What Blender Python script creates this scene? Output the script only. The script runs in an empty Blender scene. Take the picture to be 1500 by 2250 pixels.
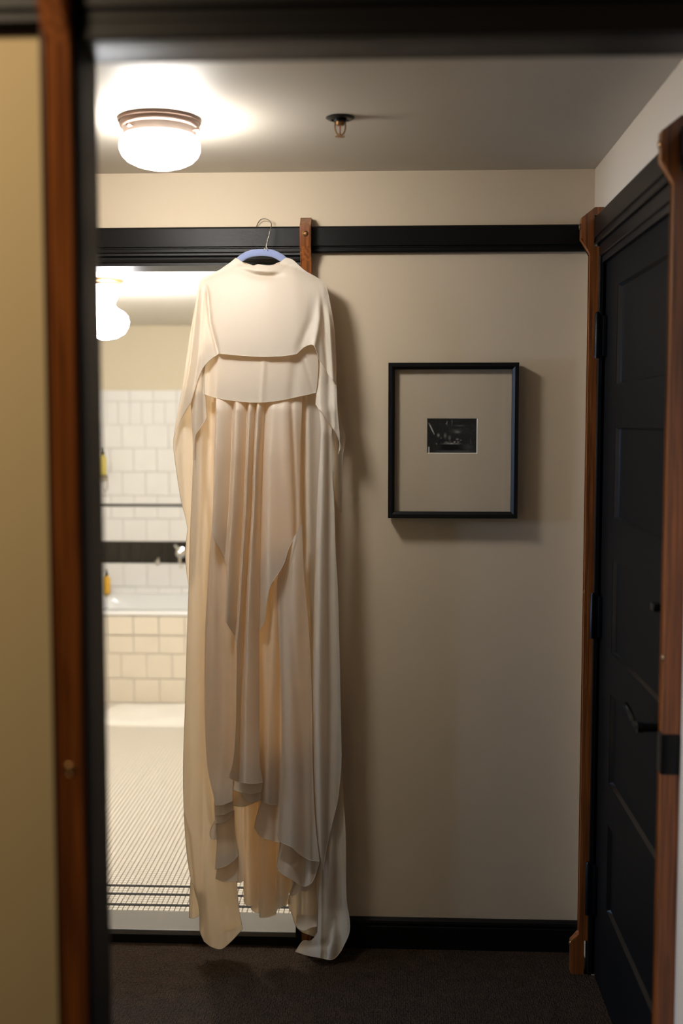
import bpy, bmesh, math, random
import numpy as np
from mathutils import Vector, Matrix
from mathutils.geometry import delaunay_2d_cdt

random.seed(7)
S = bpy.context.scene
COL = S.collection

# ------------------------------------------------------------------ camera
F_PX, PITCH, YAW = 2522.7, 0.07761, 0.04428
CAM_H = 1.689
cyw, syw, cpt, spt = math.cos(YAW), math.sin(YAW), math.cos(PITCH), math.sin(PITCH)
FW = np.array([-syw*cpt, cyw*cpt, -spt]); RT = np.array([cyw, syw, 0.0]); UP = np.cross(RT, FW)
cam_d = bpy.data.cameras.new('camera'); cam = bpy.data.objects.new('camera', cam_d); COL.objects.link(cam)
cam_d.sensor_fit = 'VERTICAL'; cam_d.sensor_height = 36.0; cam_d.lens = F_PX/2250*36.0
cam_d.clip_start = 0.05
cam.matrix_world = Matrix(((RT[0], UP[0], -FW[0], 0), (RT[1], UP[1], -FW[1], 0), (RT[2], UP[2], -FW[2], CAM_H), (0, 0, 0, 1)))
cam_d.dof.use_dof = True; cam_d.dof.focus_distance = 3.52; cam_d.dof.aperture_fstop = 1.7
S.camera = cam

# ------------------------------------------------------------------ world, exposure, daylight
S.view_settings.view_transform = 'Standard'; S.view_settings.look = 'None'
S.view_settings.gamma = 1.0; S.view_settings.use_curve_mapping = False
S.view_settings.exposure = 0.0
W = bpy.data.worlds.new('world'); S.world = W; W.use_nodes = True
W.node_tree.nodes['Background'].inputs[0].default_value = (0.52, 0.64, 0.95, 1)
W.node_tree.nodes['Background'].inputs[1].default_value = 0.010

def area_light(name, loc, target, sx, sy, power, color, spread=math.pi):
    d = bpy.data.lights.new(name, 'AREA'); d.shape = 'RECTANGLE'; d.size = sx; d.size_y = sy
    d.energy = power; d.color = color; d.spread = spread
    o = bpy.data.objects.new(name, d); COL.objects.link(o); o.location = loc
    o.rotation_euler = (Vector(target)-Vector(loc)).to_track_quat('-Z', 'Y').to_euler()
    return o
LIGHT_WINDOW = area_light('window_daylight', (-2.75, 2.85, 1.68), (0.6, 3.0, 2.2), 0.40, 0.40, 68, (0.42, 0.62, 1.0))
LIGHT_ROOM = area_light('bedroom_lamp', (-1.1, 0.45, 2.85), (-0.6, 1.55, 1.9), 0.3, 0.3, 21, (1.0, 0.78, 0.52))

# ------------------------------------------------------------------ geometry constants (metres; x right, y away, z up, floor z = 0)
YF = 3.6          # far wall of the hall
XR = 0.614        # right wall of the hall
ZC = 2.460        # hall ceiling
RAIL_T, RAIL_B = 2.291, 2.211
HEAD = 2.175      # bathroom door head
DX0, DX1 = -1.08, -0.307   # bathroom doorway
NW0, NW1 = 1.555, 1.612    # near wall thickness

def at(px, py, Y=None, X=None, Z=None):
    """world point where the line of sight of a picture point meets a plane"""
    d = FW*F_PX + RT*(px-750) - UP*(py-1125)
    t = Y/d[1] if Y is not None else (X/d[0] if X is not None else (Z-CAM_H)/d[2])
    return Vector((d[0]*t, d[1]*t, d[2]*t+CAM_H))

# ------------------------------------------------------------------ materials
def new_mat(name):
    m = bpy.data.materials.new(name); m.use_nodes = True
    return m, m.node_tree.nodes, m.node_tree.links, m.node_tree.nodes['Principled BSDF']
def mat_basic(name, col, rough=0.6, metal=0.0, bump=0.0, bscale=200, var=0.0, vscale=4, stretch=(1, 1, 1), coat=0.0, spec=None):
    m, N, L, P = new_mat(name)
    P.inputs['Base Color'].default_value = (*col, 1); P.inputs['Roughness'].default_value = rough
    P.inputs['Metallic'].default_value = metal; P.inputs['Coat Weight'].default_value = coat
    if spec is not None: P.inputs['Specular IOR Level'].default_value = spec
    if bump or var:
        tc = N.new('ShaderNodeTexCoord'); mp = N.new('ShaderNodeMapping'); mp.inputs['Scale'].default_value = stretch
        L.new(tc.outputs['Object'], mp.inputs['Vector'])
    if bump:
        t = N.new('ShaderNodeTexNoise'); t.inputs['Scale'].default_value = bscale; t.inputs['Detail'].default_value = 3
        L.new(mp.outputs[0], t.inputs['Vector'])
        b = N.new('ShaderNodeBump'); b.inputs['Strength'].default_value = bump; b.inputs['Distance'].default_value = 0.002
        L.new(t.outputs['Fac'], b.inputs['Height']); L.new(b.outputs[0], P.inputs['Normal'])
    if var:
        t = N.new('ShaderNodeTexNoise'); t.inputs['Scale'].default_value = vscale; t.inputs['Detail'].default_value = 4
        L.new(mp.outputs[0], t.inputs['Vector'])
        r = N.new('ShaderNodeMapRange'); r.inputs['To Min'].default_value = 1-var; r.inputs['To Max'].default_value = 1+var
        L.new(t.outputs['Fac'], r.inputs['Value'])
        x = N.new('ShaderNodeVectorMath'); x.operation = 'SCALE'; x.inputs[0].default_value = col
        L.new(r.outputs[0], x.inputs['Scale']); L.new(x.outputs[0], P.inputs['Base Color'])
    return m
M = {}
M['wall'] = mat_basic('cream_wall_paint', (0.64, 0.53, 0.39), 0.75, bump=0.12, bscale=160, var=0.02, vscale=3)
M['wall_near'] = mat_basic('warm_lit_wall_paint', (0.56, 0.44, 0.24), 0.75, bump=0.1, bscale=160)  # blue lowered so the warm light is partly put into this colour
M['wall_bath'] = mat_basic('warm_cream_bathroom_paint', (0.66, 0.58, 0.425), 0.7, bump=0.1, bscale=160)
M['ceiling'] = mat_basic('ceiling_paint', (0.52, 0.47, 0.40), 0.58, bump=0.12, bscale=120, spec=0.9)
M['ceiling_bath'] = mat_basic('bathroom_ceiling_paint', (0.70, 0.66, 0.58), 0.8)
M['black'] = mat_basic('black_gloss_trim_paint', (0.0055, 0.005, 0.005), 0.36, bump=0.15, bscale=60, stretch=(1, 6, 40), spec=0.2)
M['black_v'] = mat_basic('black_gloss_paint_upright', (0.0055, 0.005, 0.005), 0.38, bump=0.2, bscale=60, stretch=(20, 20, 1), spec=0.3)
M['door'] = mat_basic('black_door_paint', (0.005, 0.0048, 0.0045), 0.55, bump=0.15, bscale=90, spec=0.08)
M['door_gloss'] = mat_basic('black_door_moulding_paint', (0.004, 0.004, 0.004), 0.25, spec=0.6)
M['blackmetal'] = mat_basic('blackened_metal', (0.008, 0.009, 0.011), 0.35, metal=0.6)
M['frameblack'] = mat_basic('black_frame_lacquer', (0.006, 0.006, 0.006), 0.4, spec=0.3)
M['bronze'] = mat_basic('oil_rubbed_bronze', (0.23, 0.155, 0.12), 0.34, metal=0.85)
M['fitter'] = mat_basic('pale_bronze', (0.33, 0.26, 0.22), 0.38, metal=0.7)
M['steel'] = mat_basic('dull_steel_wire', (0.32, 0.29, 0.25), 0.35, metal=1.0)
M['brass'] = mat_basic('aged_brass', (0.35, 0.20, 0.09), 0.35, metal=0.9)
M['tile_white'] = mat_basic('white_glazed_tile', (0.78, 0.77, 0.74), 0.18, var=0.03, vscale=9)
M['tile_cream'] = mat_basic('cream_glazed_tile', (0.72, 0.65, 0.53), 0.2, var=0.03, vscale=9)
M['tile_black'] = mat_basic('black_glazed_tile', (0.010, 0.010, 0.010), 0.08)
M['liner_black'] = mat_basic('black_liner_tile', (0.006, 0.006, 0.005), 0.6, spec=0.1)
M['chrome'] = mat_basic('polished_chrome', (0.75, 0.75, 0.74), 0.12, metal=1.0)
M['grout'] = mat_basic('pale_grout', (0.64, 0.61, 0.54), 0.9)
M['grout_dark'] = mat_basic('dark_floor_grout', (0.085, 0.07, 0.055), 0.9)
M['mosaic'] = mat_basic('cream_mosaic', (0.70, 0.65, 0.56), 0.3, var=0.04, vscale=40)
M['mosaic_black'] = mat_basic('black_mosaic', (0.012, 0.011, 0.010), 0.6, spec=0.2)
M['enamel'] = mat_basic('white_enamel', (0.80, 0.80, 0.79), 0.12)
M['towel'] = mat_basic('white_terry', (0.80, 0.76, 0.68), 0.95, bump=1.0, bscale=300)
M['marble'] = mat_basic('grey_marble', (0.15, 0.136, 0.115), 0.35, var=0.08, vscale=60)
M['matboard'] = mat_basic('ivory_mat_board', (0.60, 0.50, 0.37), 0.85, bump=0.08, bscale=500)
M['matcore'] = mat_basic('pale_mat_core', (0.78, 0.74, 0.64), 0.8)
M['amber'] = mat_basic('amber_soap', (0.75, 0.42, 0.04), 0.15)
M['yellow'] = mat_basic('yellow_soap', (0.80, 0.66, 0.16), 0.2)
M['red'] = mat_basic('red_glass_bulb', (0.5, 0.06, 0.02), 0.15)
M['velvet'] = mat_basic('blue_velvet_flocking', (0.24, 0.29, 0.50), 0.9, bump=0.5, bscale=700, var=0.06, vscale=300)
M['velvet'].node_tree.nodes['Principled BSDF'].inputs['Sheen Weight'].default_value = 0.4
M['inner'] = mat_basic('dark_void', (0.05, 0.045, 0.04), 0.9)

def wood():
    m, N, L, P = new_mat('orange_varnished_wood')
    tc = N.new('ShaderNodeTexCoord'); mp = N.new('ShaderNodeMapping'); mp.inputs['Scale'].default_value = (60, 60, 1.6)
    L.new(tc.outputs['Object'], mp.inputs['Vector'])
    t = N.new('ShaderNodeTexNoise'); t.inputs['Scale'].default_value = 2.6; t.inputs['Detail'].default_value = 6; t.inputs['Distortion'].default_value = 0.6
    L.new(mp.outputs[0], t.inputs['Vector'])
    r = N.new('ShaderNodeValToRGB'); r.color_ramp.elements[0].position = 0.35; r.color_ramp.elements[1].position = 0.68
    r.color_ramp.elements[0].color = (0.125, 0.036, 0.008, 1); r.color_ramp.elements[1].color = (0.34, 0.105, 0.022, 1)
    L.new(t.outputs['Fac'], r.inputs[0]); L.new(r.outputs[0], P.inputs['Base Color'])
    P.inputs['Roughness'].default_value = 0.32; P.inputs['Coat Weight'].default_value = 0.4; P.inputs['Coat Roughness'].default_value = 0.2
    return m
M['wood'] = wood()

def carpet():
    m, N, L, P = new_mat('brown_loop_carpet')
    tc = N.new('ShaderNodeTexCoord')
    v = N.new('ShaderNodeTexVoronoi'); v.inputs['Scale'].default_value = 150; v.inputs['Randomness'].default_value = 0.5; v.distance = 'CHEBYCHEV'
    mp = N.new('ShaderNodeMapping'); mp.inputs['Scale'].default_value = (1.0, 0.62, 1)
    L.new(tc.outputs['Object'], mp.inputs['Vector']); L.new(mp.outputs[0], v.inputs['Vector'])
    r = N.new('ShaderNodeValToRGB'); r.color_ramp.elements[0].color = (0.060, 0.036, 0.020, 1); r.color_ramp.elements[1].color = (0.008, 0.0055, 0.004, 1)
    r.color_ramp.elements[1].position = 0.75
    L.new(v.outputs['Distance'], r.inputs[0])
    w = N.new('ShaderNodeTexNoise'); w.inputs['Scale'].default_value = 22; L.new(tc.outputs['Object'], w.inputs['Vector'])
    rr = N.new('ShaderNodeMapRange'); rr.inputs['To Min'].default_value = 0.6; rr.inputs['To Max'].default_value = 1.4; L.new(w.outputs['Fac'], rr.inputs[0])
    x = N.new('ShaderNodeVectorMath'); x.operation = 'SCALE'; L.new(r.outputs[0], x.inputs[0]); L.new(rr.outputs[0], x.inputs['Scale'])
    L.new(x.outputs[0], P.inputs['Base Color'])
    b = N.new('ShaderNodeBump'); b.invert = True; b.inputs['Distance'].default_value = 0.006; b.inputs['Strength'].default_value = 1
    L.new(v.outputs['Distance'], b.inputs['Height']); L.new(b.outputs[0], P.inputs['Normal'])
    P.inputs['Roughness'].default_value = 0.95; P.inputs['Specular IOR Level'].default_value = 0.1
    return m
M['carpet'] = carpet()

def cloth(name, col, trans=0.23):
    m, N, L, P = new_mat(name)
    P.inputs['Base Color'].default_value = (*col, 1); P.inputs['Roughness'].default_value = 0.5
    P.inputs['Specular IOR Level'].default_value = 0.28
    P.inputs['Sheen Weight'].default_value = 0.12; P.inputs['Sheen Roughness'].default_value = 0.4
    tr = N.new('ShaderNodeBsdfTranslucent'); tr.inputs[0].default_value = (0.96, 0.68, 0.38, 1)
    mx = N.new('ShaderNodeMixShader'); mx.inputs[0].default_value = trans
    out = N['Material Output']
    L.new(P.outputs[0], mx.inputs[1]); L.new(tr.outputs[0], mx.inputs[2]); L.new(mx.outputs[0], out.inputs[0])
    tc = N.new('ShaderNodeTexCoord'); t = N.new('ShaderNodeTexNoise'); t.inputs['Scale'].default_value = 500; t.inputs['Detail'].default_value = 2
    L.new(tc.outputs['Object'], t.inputs['Vector'])
    t2 = N.new('ShaderNodeTexNoise'); t2.inputs['Scale'].default_value = 14
    mp = N.new('ShaderNodeMapping'); mp.inputs['Scale'].default_value = (3, 3, 0.5)
    L.new(tc.outputs['Object'], mp.inputs['Vector']); L.new(mp.outputs[0], t2.inputs['Vector'])
    b = N.new('ShaderNodeBump'); b.inputs['Strength'].default_value = 0.12; b.inputs['Distance'].default_value = 0.0012
    L.new(t.outputs['Fac'], b.inputs['Height'])
    b2 = N.new('ShaderNodeBump'); b2.inputs['Strength'].default_value = 0.08; b2.inputs['Distance'].default_value = 0.006
    L.new(t2.outputs['Fac'], b2.inputs['Height']); L.new(b.outputs[0], b2.inputs['Normal'])
    L.new(b2.outputs[0], P.inputs['Normal'])
    return m
M['silk'] = cloth('ivory_silk', (0.68, 0.62, 0.53))
M['sheer'] = cloth('sheer_backlight_screen', (0.74, 0.66, 0.55), 0.62)  # for the added sheets that dim and spread light behind the gown

def glow(name, col, strength):
    m, N, L, P = new_mat(name)
    P.inputs['Base Color'].default_value = (0.9, 0.88, 0.84, 1); P.inputs['Roughness'].default_value = 0.2
    P.inputs['Emission Color'].default_value = (*col, 1); P.inputs['Emission Strength'].default_value = strength
    return m
M['globe'] = glow('lit_opal_glass', (1.0, 0.965, 0.91), 82)
M['globe_bath'] = glow('lit_opal_glass_bathroom', (0.96, 0.97, 1.0), 215)

def glass_pane():
    m, N, L, P = new_mat('picture_glass')
    N.remove(P)
    t = N.new('ShaderNodeBsdfTransparent'); g = N.new('ShaderNodeBsdfGlossy'); g.inputs['Roughness'].default_value = 0.02
    ge = N.new('ShaderNodeNewGeometry'); dt = N.new('ShaderNodeVectorMath'); dt.operation = 'DOT_PRODUCT'
    L.new(ge.outputs['Normal'], dt.inputs[0]); L.new(ge.outputs['Incoming'], dt.inputs[1])
    def mth(op, a, b=None):
        n_ = N.new('ShaderNodeMath'); n_.operation = op
        for i_, v_ in enumerate((a, b)):
            if v_ is None: continue
            if isinstance(v_, (int, float)): n_.inputs[i_].default_value = v_
            else: L.new(v_, n_.inputs[i_])
        return n_.outputs[0]
    fr = mth('ADD', mth('MULTIPLY', mth('POWER', mth('SUBTRACT', 1.0, mth('ABSOLUTE', dt.outputs['Value'])), 5.0), .93), .07)
    mx = N.new('ShaderNodeMixShader'); L.new(fr, mx.inputs[0]); L.new(t.outputs[0], mx.inputs[1]); L.new(g.outputs[0], mx.inputs[2])
    L.new(mx.outputs[0], N['Material Output'].inputs[0])
    return m
M['glass'] = glass_pane()

# ------------------------------------------------------------------ mesh helpers
def link_bm(name, bm, mat, parent=None, smooth=False, **props):
    me = bpy.data.meshes.new(name); bmesh.ops.recalc_face_normals(bm, faces=bm.faces[:]); bm.to_mesh(me); bm.free()
    if smooth:
        me.polygons.foreach_set('use_smooth', [True]*len(me.polygons))
        if smooth != 'all':
            me.set_sharp_from_angle(angle=math.radians(38))
    me.materials.append(mat)
    o = bpy.data.objects.new(name, me); COL.objects.link(o)
    if parent: o.parent = parent
    for k, v in props.items(): o[k] = v
    return o
def box(bm, x0, x1, y0, y1, z0, z1, bevel=0.0):
    r = bmesh.ops.create_cube(bm, size=1.0)
    for v in r['verts']:
        v.co = Vector((x0+(v.co.x+.5)*(x1-x0), y0+(v.co.y+.5)*(y1-y0), z0+(v.co.z+.5)*(z1-z0)))
    if bevel:
        es = {e for v in r['verts'] for e in v.link_edges}
        bmesh.ops.bevel(bm, geom=list(es), offset=bevel, segments=2, affect='EDGES', profile=0.5)
def lathe(bm, prof, c, axis='Z', n=48):
    """prof = [(radius, height)], c = centre; axis of turning"""
    rings = []
    for r, h in prof:
        ring = []
        for i in range(n if r > 1e-6 else 1):
            a = 2*math.pi*i/n
            if axis == 'Z': p = (c[0]+r*math.cos(a), c[1]+r*math.sin(a), c[2]+h)
            elif axis == 'X': p = (c[0]+h, c[1]+r*math.cos(a), c[2]+r*math.sin(a))
            else: p = (c[0]+r*math.cos(a), c[1]+h, c[2]+r*math.sin(a))
            ring.append(bm.verts.new(p))
        rings.append(ring)
    for a, b in zip(rings, rings[1:]):
        for i in range(n):
            j = (i+1) % n
            if len(a) == 1 and len(b) == 1: continue
            if len(a) == 1: bm.faces.new((a[0], b[i], b[j]))
            elif len(b) == 1: bm.faces.new((a[i], a[j], b[0]))
            else: bm.faces.new((a[i], a[j], b[j], b[i]))
    for e in (rings[0], rings[-1]):
        if len(e) > 1: bm.faces.new(e)
def tube(bm, pts, r, n=8, cap=True):
    pts = [Vector(p) for p in pts]; rings = []
    ref = Vector((0, 1, 0.01))
    for i, p in enumerate(pts):
        d = (pts[min(i+1, len(pts)-1)]-pts[max(i-1, 0)])
        if d.length < 1e-9: d = Vector((0, 0, 1))
        d.normalize()
        a = d.cross(ref)
        if a.length < 1e-3: a = d.cross(Vector((1, 0, 0)))
        a.normalize(); b = d.cross(a)
        rr = r(i/(len(pts)-1)) if callable(r) else r
        rings.append([bm.verts.new(p+(a*math.cos(t)+b*math.sin(t))*rr) for t in [2*math.pi*k/n for k in range(n)]])
    for a, b in zip(rings, rings[1:]):
        for k in range(n):
            bm.faces.new((a[k], a[(k+1) % n], b[(k+1) % n], b[k]))
    if cap:
        bm.faces.new(rings[0][::-1]); bm.faces.new(rings[-1])
def extrude_profile(bm, pts, p0, p1):
    """pts: profile as world offsets from p0; swept to p1"""
    d = Vector(p1)-Vector(p0)
    a = [bm.verts.new(Vector(p0)+Vector(q)) for q in pts]; b = [bm.verts.new(Vector(p0)+Vector(q)+d) for q in pts]
    n = len(pts)
    for i in range(n): bm.faces.new((a[i], a[(i+1) % n], b[(i+1) % n], b[i]))
    bm.faces.new(a[::-1]); bm.faces.new(b)
def crv(pts, step=4.0):
    """Catmull-Rom through 2-D points, resampled"""
    P = [np.array(p, float) for p in pts]
    if len(P) == 2:
        n = max(1, int(np.linalg.norm(P[1]-P[0])/step)); return [P[0]+(P[1]-P[0])*i/n for i in range(n+1)]
    Q = [2*P[0]-P[1]]+P+[2*P[-1]-P[-2]]; out = []
    for i in range(1, len(Q)-2):
        n = max(1, int(np.linalg.norm(Q[i+1]-Q[i])/step))
        for k in range(n):
            t = k/n
            out.append(.5*((2*Q[i])+(-Q[i-1]+Q[i+1])*t+(2*Q[i-1]-5*Q[i]+4*Q[i+1]-Q[i+2])*t*t+(-Q[i-1]+3*Q[i]-3*Q[i+1]+Q[i+2])*t**3))
    out.append(P[-1]); return out
def empty(name, loc, label=None, cat=None, group=None, kind=None):
    o = bpy.data.objects.new(name, None); COL.objects.link(o); o.location = loc; o.empty_display_size = 0.05
    if label: o['label'] = label
    if cat: o['category'] = cat
    if group: o['group'] = group
    if kind: o['kind'] = kind
    return o
def adopt(root):
    """children were built in world coordinates: cancel the root's offset"""
    for o in list(bpy.data.objects):
        if o.parent == root: o.matrix_parent_inverse = Matrix.Translation(root.location).inverted()
def structure(name, bm, mat, **k): return link_bm(name, bm, mat, kind='structure', **k)

# ================================================================== SETTING
bm = bmesh.new(); box(bm, -3.4, 3.0, -3.0, YF, -0.05, 0.0); structure('floor', bm, M['carpet'])
bm = bmesh.new(); box(bm, -1.25, XR+.12, NW1-.03, YF+.12, ZC, ZC+.06); structure('ceiling', bm, M['ceiling'])
# far wall with the bathroom doorway
bm = bmesh.new()
box(bm, -2.4, DX0-.02, YF, YF+.12, 0, ZC); box(bm, DX1+.02, XR+.12, YF, YF+.12, 0, ZC); box(bm, DX0-.02, DX1+.02, YF, YF+.12, HEAD+.02, ZC)
structure('wall_back', bm, M['wall'])
bm = bmesh.new(); box(bm, -1.37, -1.25, NW0, 1.90, 0, ZC); box(bm, -1.37, -1.25, 3.165, YF, 0, ZC); box(bm, -1.37, -1.25, 1.90, 3.165, 1.99, ZC); structure('wall_left', bm, M['wall'])
# right wall with the entrance doorway
DY0, DY1 = 2.500, 3.430
bm = bmesh.new()
box(bm, XR, XR+.12, DY1, YF, 0, ZC); box(bm, XR, XR+.12, 0.6, DY0, 0, ZC); box(bm, XR, XR+.12, DY0, DY1, HEAD, ZC)
structure('wall_right', bm, M['wall'])
# near wall between bedroom and hall
OX0, OX1, OZ = -0.414, 0.540, 2.189
bm = bmesh.new()
box(bm, -3.2, OX0-.02, NW0, NW1, 0, 2.9); box(bm, OX1+.02, XR, NW0, NW1, 0, 2.9); box(bm, OX0-.02, OX1+.02, NW0, NW1, OZ+.02, 2.9)
structure('wall_front', bm, M['wall_near'])
# near opening lining and casing
def casing_mesh(bm):
    box(bm, OX0-.020, OX0, 1.545, 1.620, 0, OZ, .002)
    box(bm, OX1, OX1+.020, 1.545, 1.620, 0, OZ, .002)
    box(bm, OX0-.020, OX1+.020, 1.545, 1.620, OZ, OZ+.020, .002)
bm = bmesh.new(); casing_mesh(bm); structure('trim_1', bm, M['black_v'])
bm = bmesh.new()
box(bm, OX0-.052, OX0-.001, 1.531, NW0, 0, RAIL_B, .003); box(bm, OX0-.040, OX0-.001, NW1, 1.634, 0, RAIL_B, .003)
box(bm, OX1+.001, OX1+.055, 1.531, NW0, 0, RAIL_B, .003); box(bm, OX1+.001, XR, NW1, 1.634, 0, RAIL_B, .003)
structure('trim_2', bm, M['black_v'])
def rail_profile_y(front, wall):   # profile in the y-z plane; front = protruding side
    s = -1 if front < wall else 1; t = abs(front-wall)
    pts = [(0, 0), (t*.72, 0), (t*.84, .004), (t*.84, .013), (t*.76, .0155), (t*.76, .018), (t, .020), (t, .074), (t-.003, .078), (t-.006, .080), (0, .080)]
    return [(s*a, b) for a, b in pts]
bm = bmesh.new()
pr = rail_profile_y(1.529, NW0)
extrude_profile(bm, [(0, a, b) for a, b in pr], (-3.2, NW0, RAIL_B), (XR, NW0, RAIL_B))
box(bm, OX0-.05, OX1+.05, 1.533, NW0, OZ, RAIL_B+.004, .003)
box(bm, OX0-.05, XR, NW1, 1.634, OZ, RAIL_T, .003)
structure('trim_3', bm, M['black'])
# far wall picture rail that doubles as door head
bm = bmesh.new()
extrude_profile(bm, [(0, a, b) for a, b in rail_profile_y(YF-.027, YF)], (-1.25, YF, RAIL_B), (XR, YF, RAIL_B))
structure('trim_4', bm, M['black'])
# door head mouldings and jambs of bathroom doorway
bm = bmesh.new()
extrude_profile(bm, [(0, 0, 0), (0, -.012, 0), (0, -.012, .008), (0, -.017, .012), (0, -.019, .018), (0, -.017, .024), (0, -.012, .027), (0, -.020, .030), (0, -.020, .0358), (0, 0, .0358)], (DX0-.05, YF, HEAD), (DX1+.045, YF, HEAD))
box(bm, DX0-.02, DX1+.02, YF, YF+.125, HEAD, HEAD+.02); box(bm, DX0-.02, DX0, YF, YF+.125, 0, HEAD); box(bm, DX1, DX1+.02, YF, YF+.125, 0, HEAD)
box(bm, DX1, DX1+.050, YF-.018, YF, 0, HEAD, .003); box(bm, DX0-.05, DX0, YF-.018, YF, 0, HEAD, .003)
structure('trim_5', bm, M['black_v'])
# right wall rail over the entrance door
bm = bmesh.new()
extrude_profile(bm, [(a, 0, b) for a, b in rail_profile_y(-.027, 0)], (XR, 0.8, RAIL_B), (XR, YF-.028, RAIL_B))
box(bm, XR-.012, XR, DY0-.04, DY1+.04, HEAD-.002, RAIL_B, .004)
structure('trim_6', bm, M['black'])
bm = bmesh.new()
box(bm, XR-.012, XR+.05, DY1, DY1+.045, 0, RAIL_B, .003); box(bm, XR-.012, XR+.05, DY0-.045, DY0, 0, RAIL_B, .003); box(bm, XR-.004, XR+.05, DY0, DY1, HEAD-.02, HEAD)
structure('trim_7', bm, M['black_v'])
# baseboards
def base_profile(h=.098, t=.020):
    return [(0, 0), (t, 0), (t, h*.74), (t*.80, h*.76), (t*.80, h*.82), (t*.95, h*.86), (t*.85, h*.94), (t*.45, h*.985), (t*.3, h), (0, h)]
bm = bmesh.new(); extrude_profile(bm, [(0, -a, b) for a, b in base_profile()], (DX1+.05, YF, 0), (XR, YF, 0)); structure('baseboard_back', bm, M['black'])
bm = bmesh.new(); extrude_profile(bm, [(-a, 0, b) for a, b in base_profile()], (XR, 1.64, 0), (XR, DY0-.045, 0)); structure('baseboard_right', bm, M['black'])

# entrance door, five recessed panels
door = empty('door_1', (XR+.03, DY1, 0), kind='structure')
DF = .622      # door face
bm = bmesh.new()
zs = [at(1350, 629, X=DF).z, at(1349, 845, X=DF).z, at(1349, 939, X=DF).z, at(1349, 1140, X=DF).z, at(1344, 1229, X=DF).z, at(1341, 1434, X=DF).z,
      at(1337, 1521, X=DF).z, at(1336, 1720, X=DF).z, at(1332, 1806, X=DF).z, at(1332, 2003, X=DF).z]
PY0, PY1 = 2.600, at(1351, 940, X=DF).y
box(bm, DF, DF+.038, DY0+.003, PY0, .006, HEAD-.006); box(bm, DF, DF+.038, PY1, DY1-.003, .006, HEAD-.006)
rails = [HEAD-.006]+zs+[.006]
for i in range(0, len(rails), 2): box(bm, DF, DF+.038, PY0, PY1, rails[i+1], rails[i])
link_bm('door_frame', bm, M['door'], door)
for i in range(5):
    zt, zb = zs[2*i], zs[2*i+1]
    bm = bmesh.new()
    box(bm, DF+.011, DF+.030, PY0, PY1, zb, zt); link_bm('door_panel', bm, M['door'], door); bm = bmesh.new()
    # sticking: small sloped moulding round the recess
    for (p, q, off) in (((PY0, zb), (PY1, zb), (1, 1)), ((PY0, zt), (PY1, zt), (1, -1))):
        s = off[1]
        extrude_profile(bm, [(DF+.001, 0, 0), (DF+.0115, 0, s*.006), (DF+.012, 0, 0)], (0, PY0, p[1]), (0, PY1, p[1]))
    for yy, s in ((PY0, 1), (PY1, -1)):
        extrude_profile(bm, [(DF+.001, 0, 0), (DF+.0115, s*.006, 0), (DF+.012, 0, 0)], (0, yy, zb), (0, yy, zt))
    link_bm('panel_moulding', bm, M['door_gloss'], door)
# lever handle, thumb turn
bm = bmesh.new()
hc = Vector((DF, 2.588, at(1450, 1632, X=.58).z))
lathe(bm, [(.0, 0), (.026, 0), (.026, -.006), (.022, -.010), (.010, -.012), (.010, -.050), (.012, -.052), (.012, -.066), (0, -.067)], hc, 'X', 24)
tube(bm, [hc+Vector((-.060, 0, 0)), hc+Vector((-.062, .03, 0)), hc+Vector((-.062, .07, .002)), hc+Vector((-.060, .10, .008)), hc+Vector((-.064, .118, .018)), hc+Vector((-.070, .122, .026))], lambda t: .0085-.003*t, 10)
link_bm('door_handle', bm, M['blackmetal'], door, True)
bm = bmesh.new()
tc_ = Vector((DF, 2.585, at(1470, 1351, X=.60).z))
lathe(bm, [(0, 0), (.020, 0), (.020, -.006), (.016, -.011), (.005, -.012), (.005, -.022), (0, -.022)], tc_, 'X', 24)
box(bm, tc_.x-.036, tc_.x-.018, tc_.y-.004, tc_.y+.030, tc_.z-.009, tc_.z+.009, .003)
link_bm('thumb_turn', bm, M['blackmetal'], door, True)
for zt, zb in ((at(1315, 695, Y=3.42).z, at(1315, 783, Y=3.42).z), (at(1308, 1310, Y=3.42).z, at(1308, 1397, Y=3.42).z), (at(1296, 1900, Y=3.42).z, at(1296, 2003, Y=3.42).z)):
    bm = bmesh.new()
    box(bm, XR-.022, XR-.004, DY1-.024, DY1-.004, zb, zt, .002)
    box(bm, XR-.004, DF+.001, DY1-.034, DY1-.002, zb, zt, .001)
    lathe(bm, [(0, 0), (.008, 0), (.008, zt-zb+.012), (.004, zt-zb+.018), (0, zt-zb+.018)], (XR-.018, DY1-.018, zb-.006), 'Z', 16)
    link_bm('hinge', bm, M['blackmetal'], door, True)
adopt(door)

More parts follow.
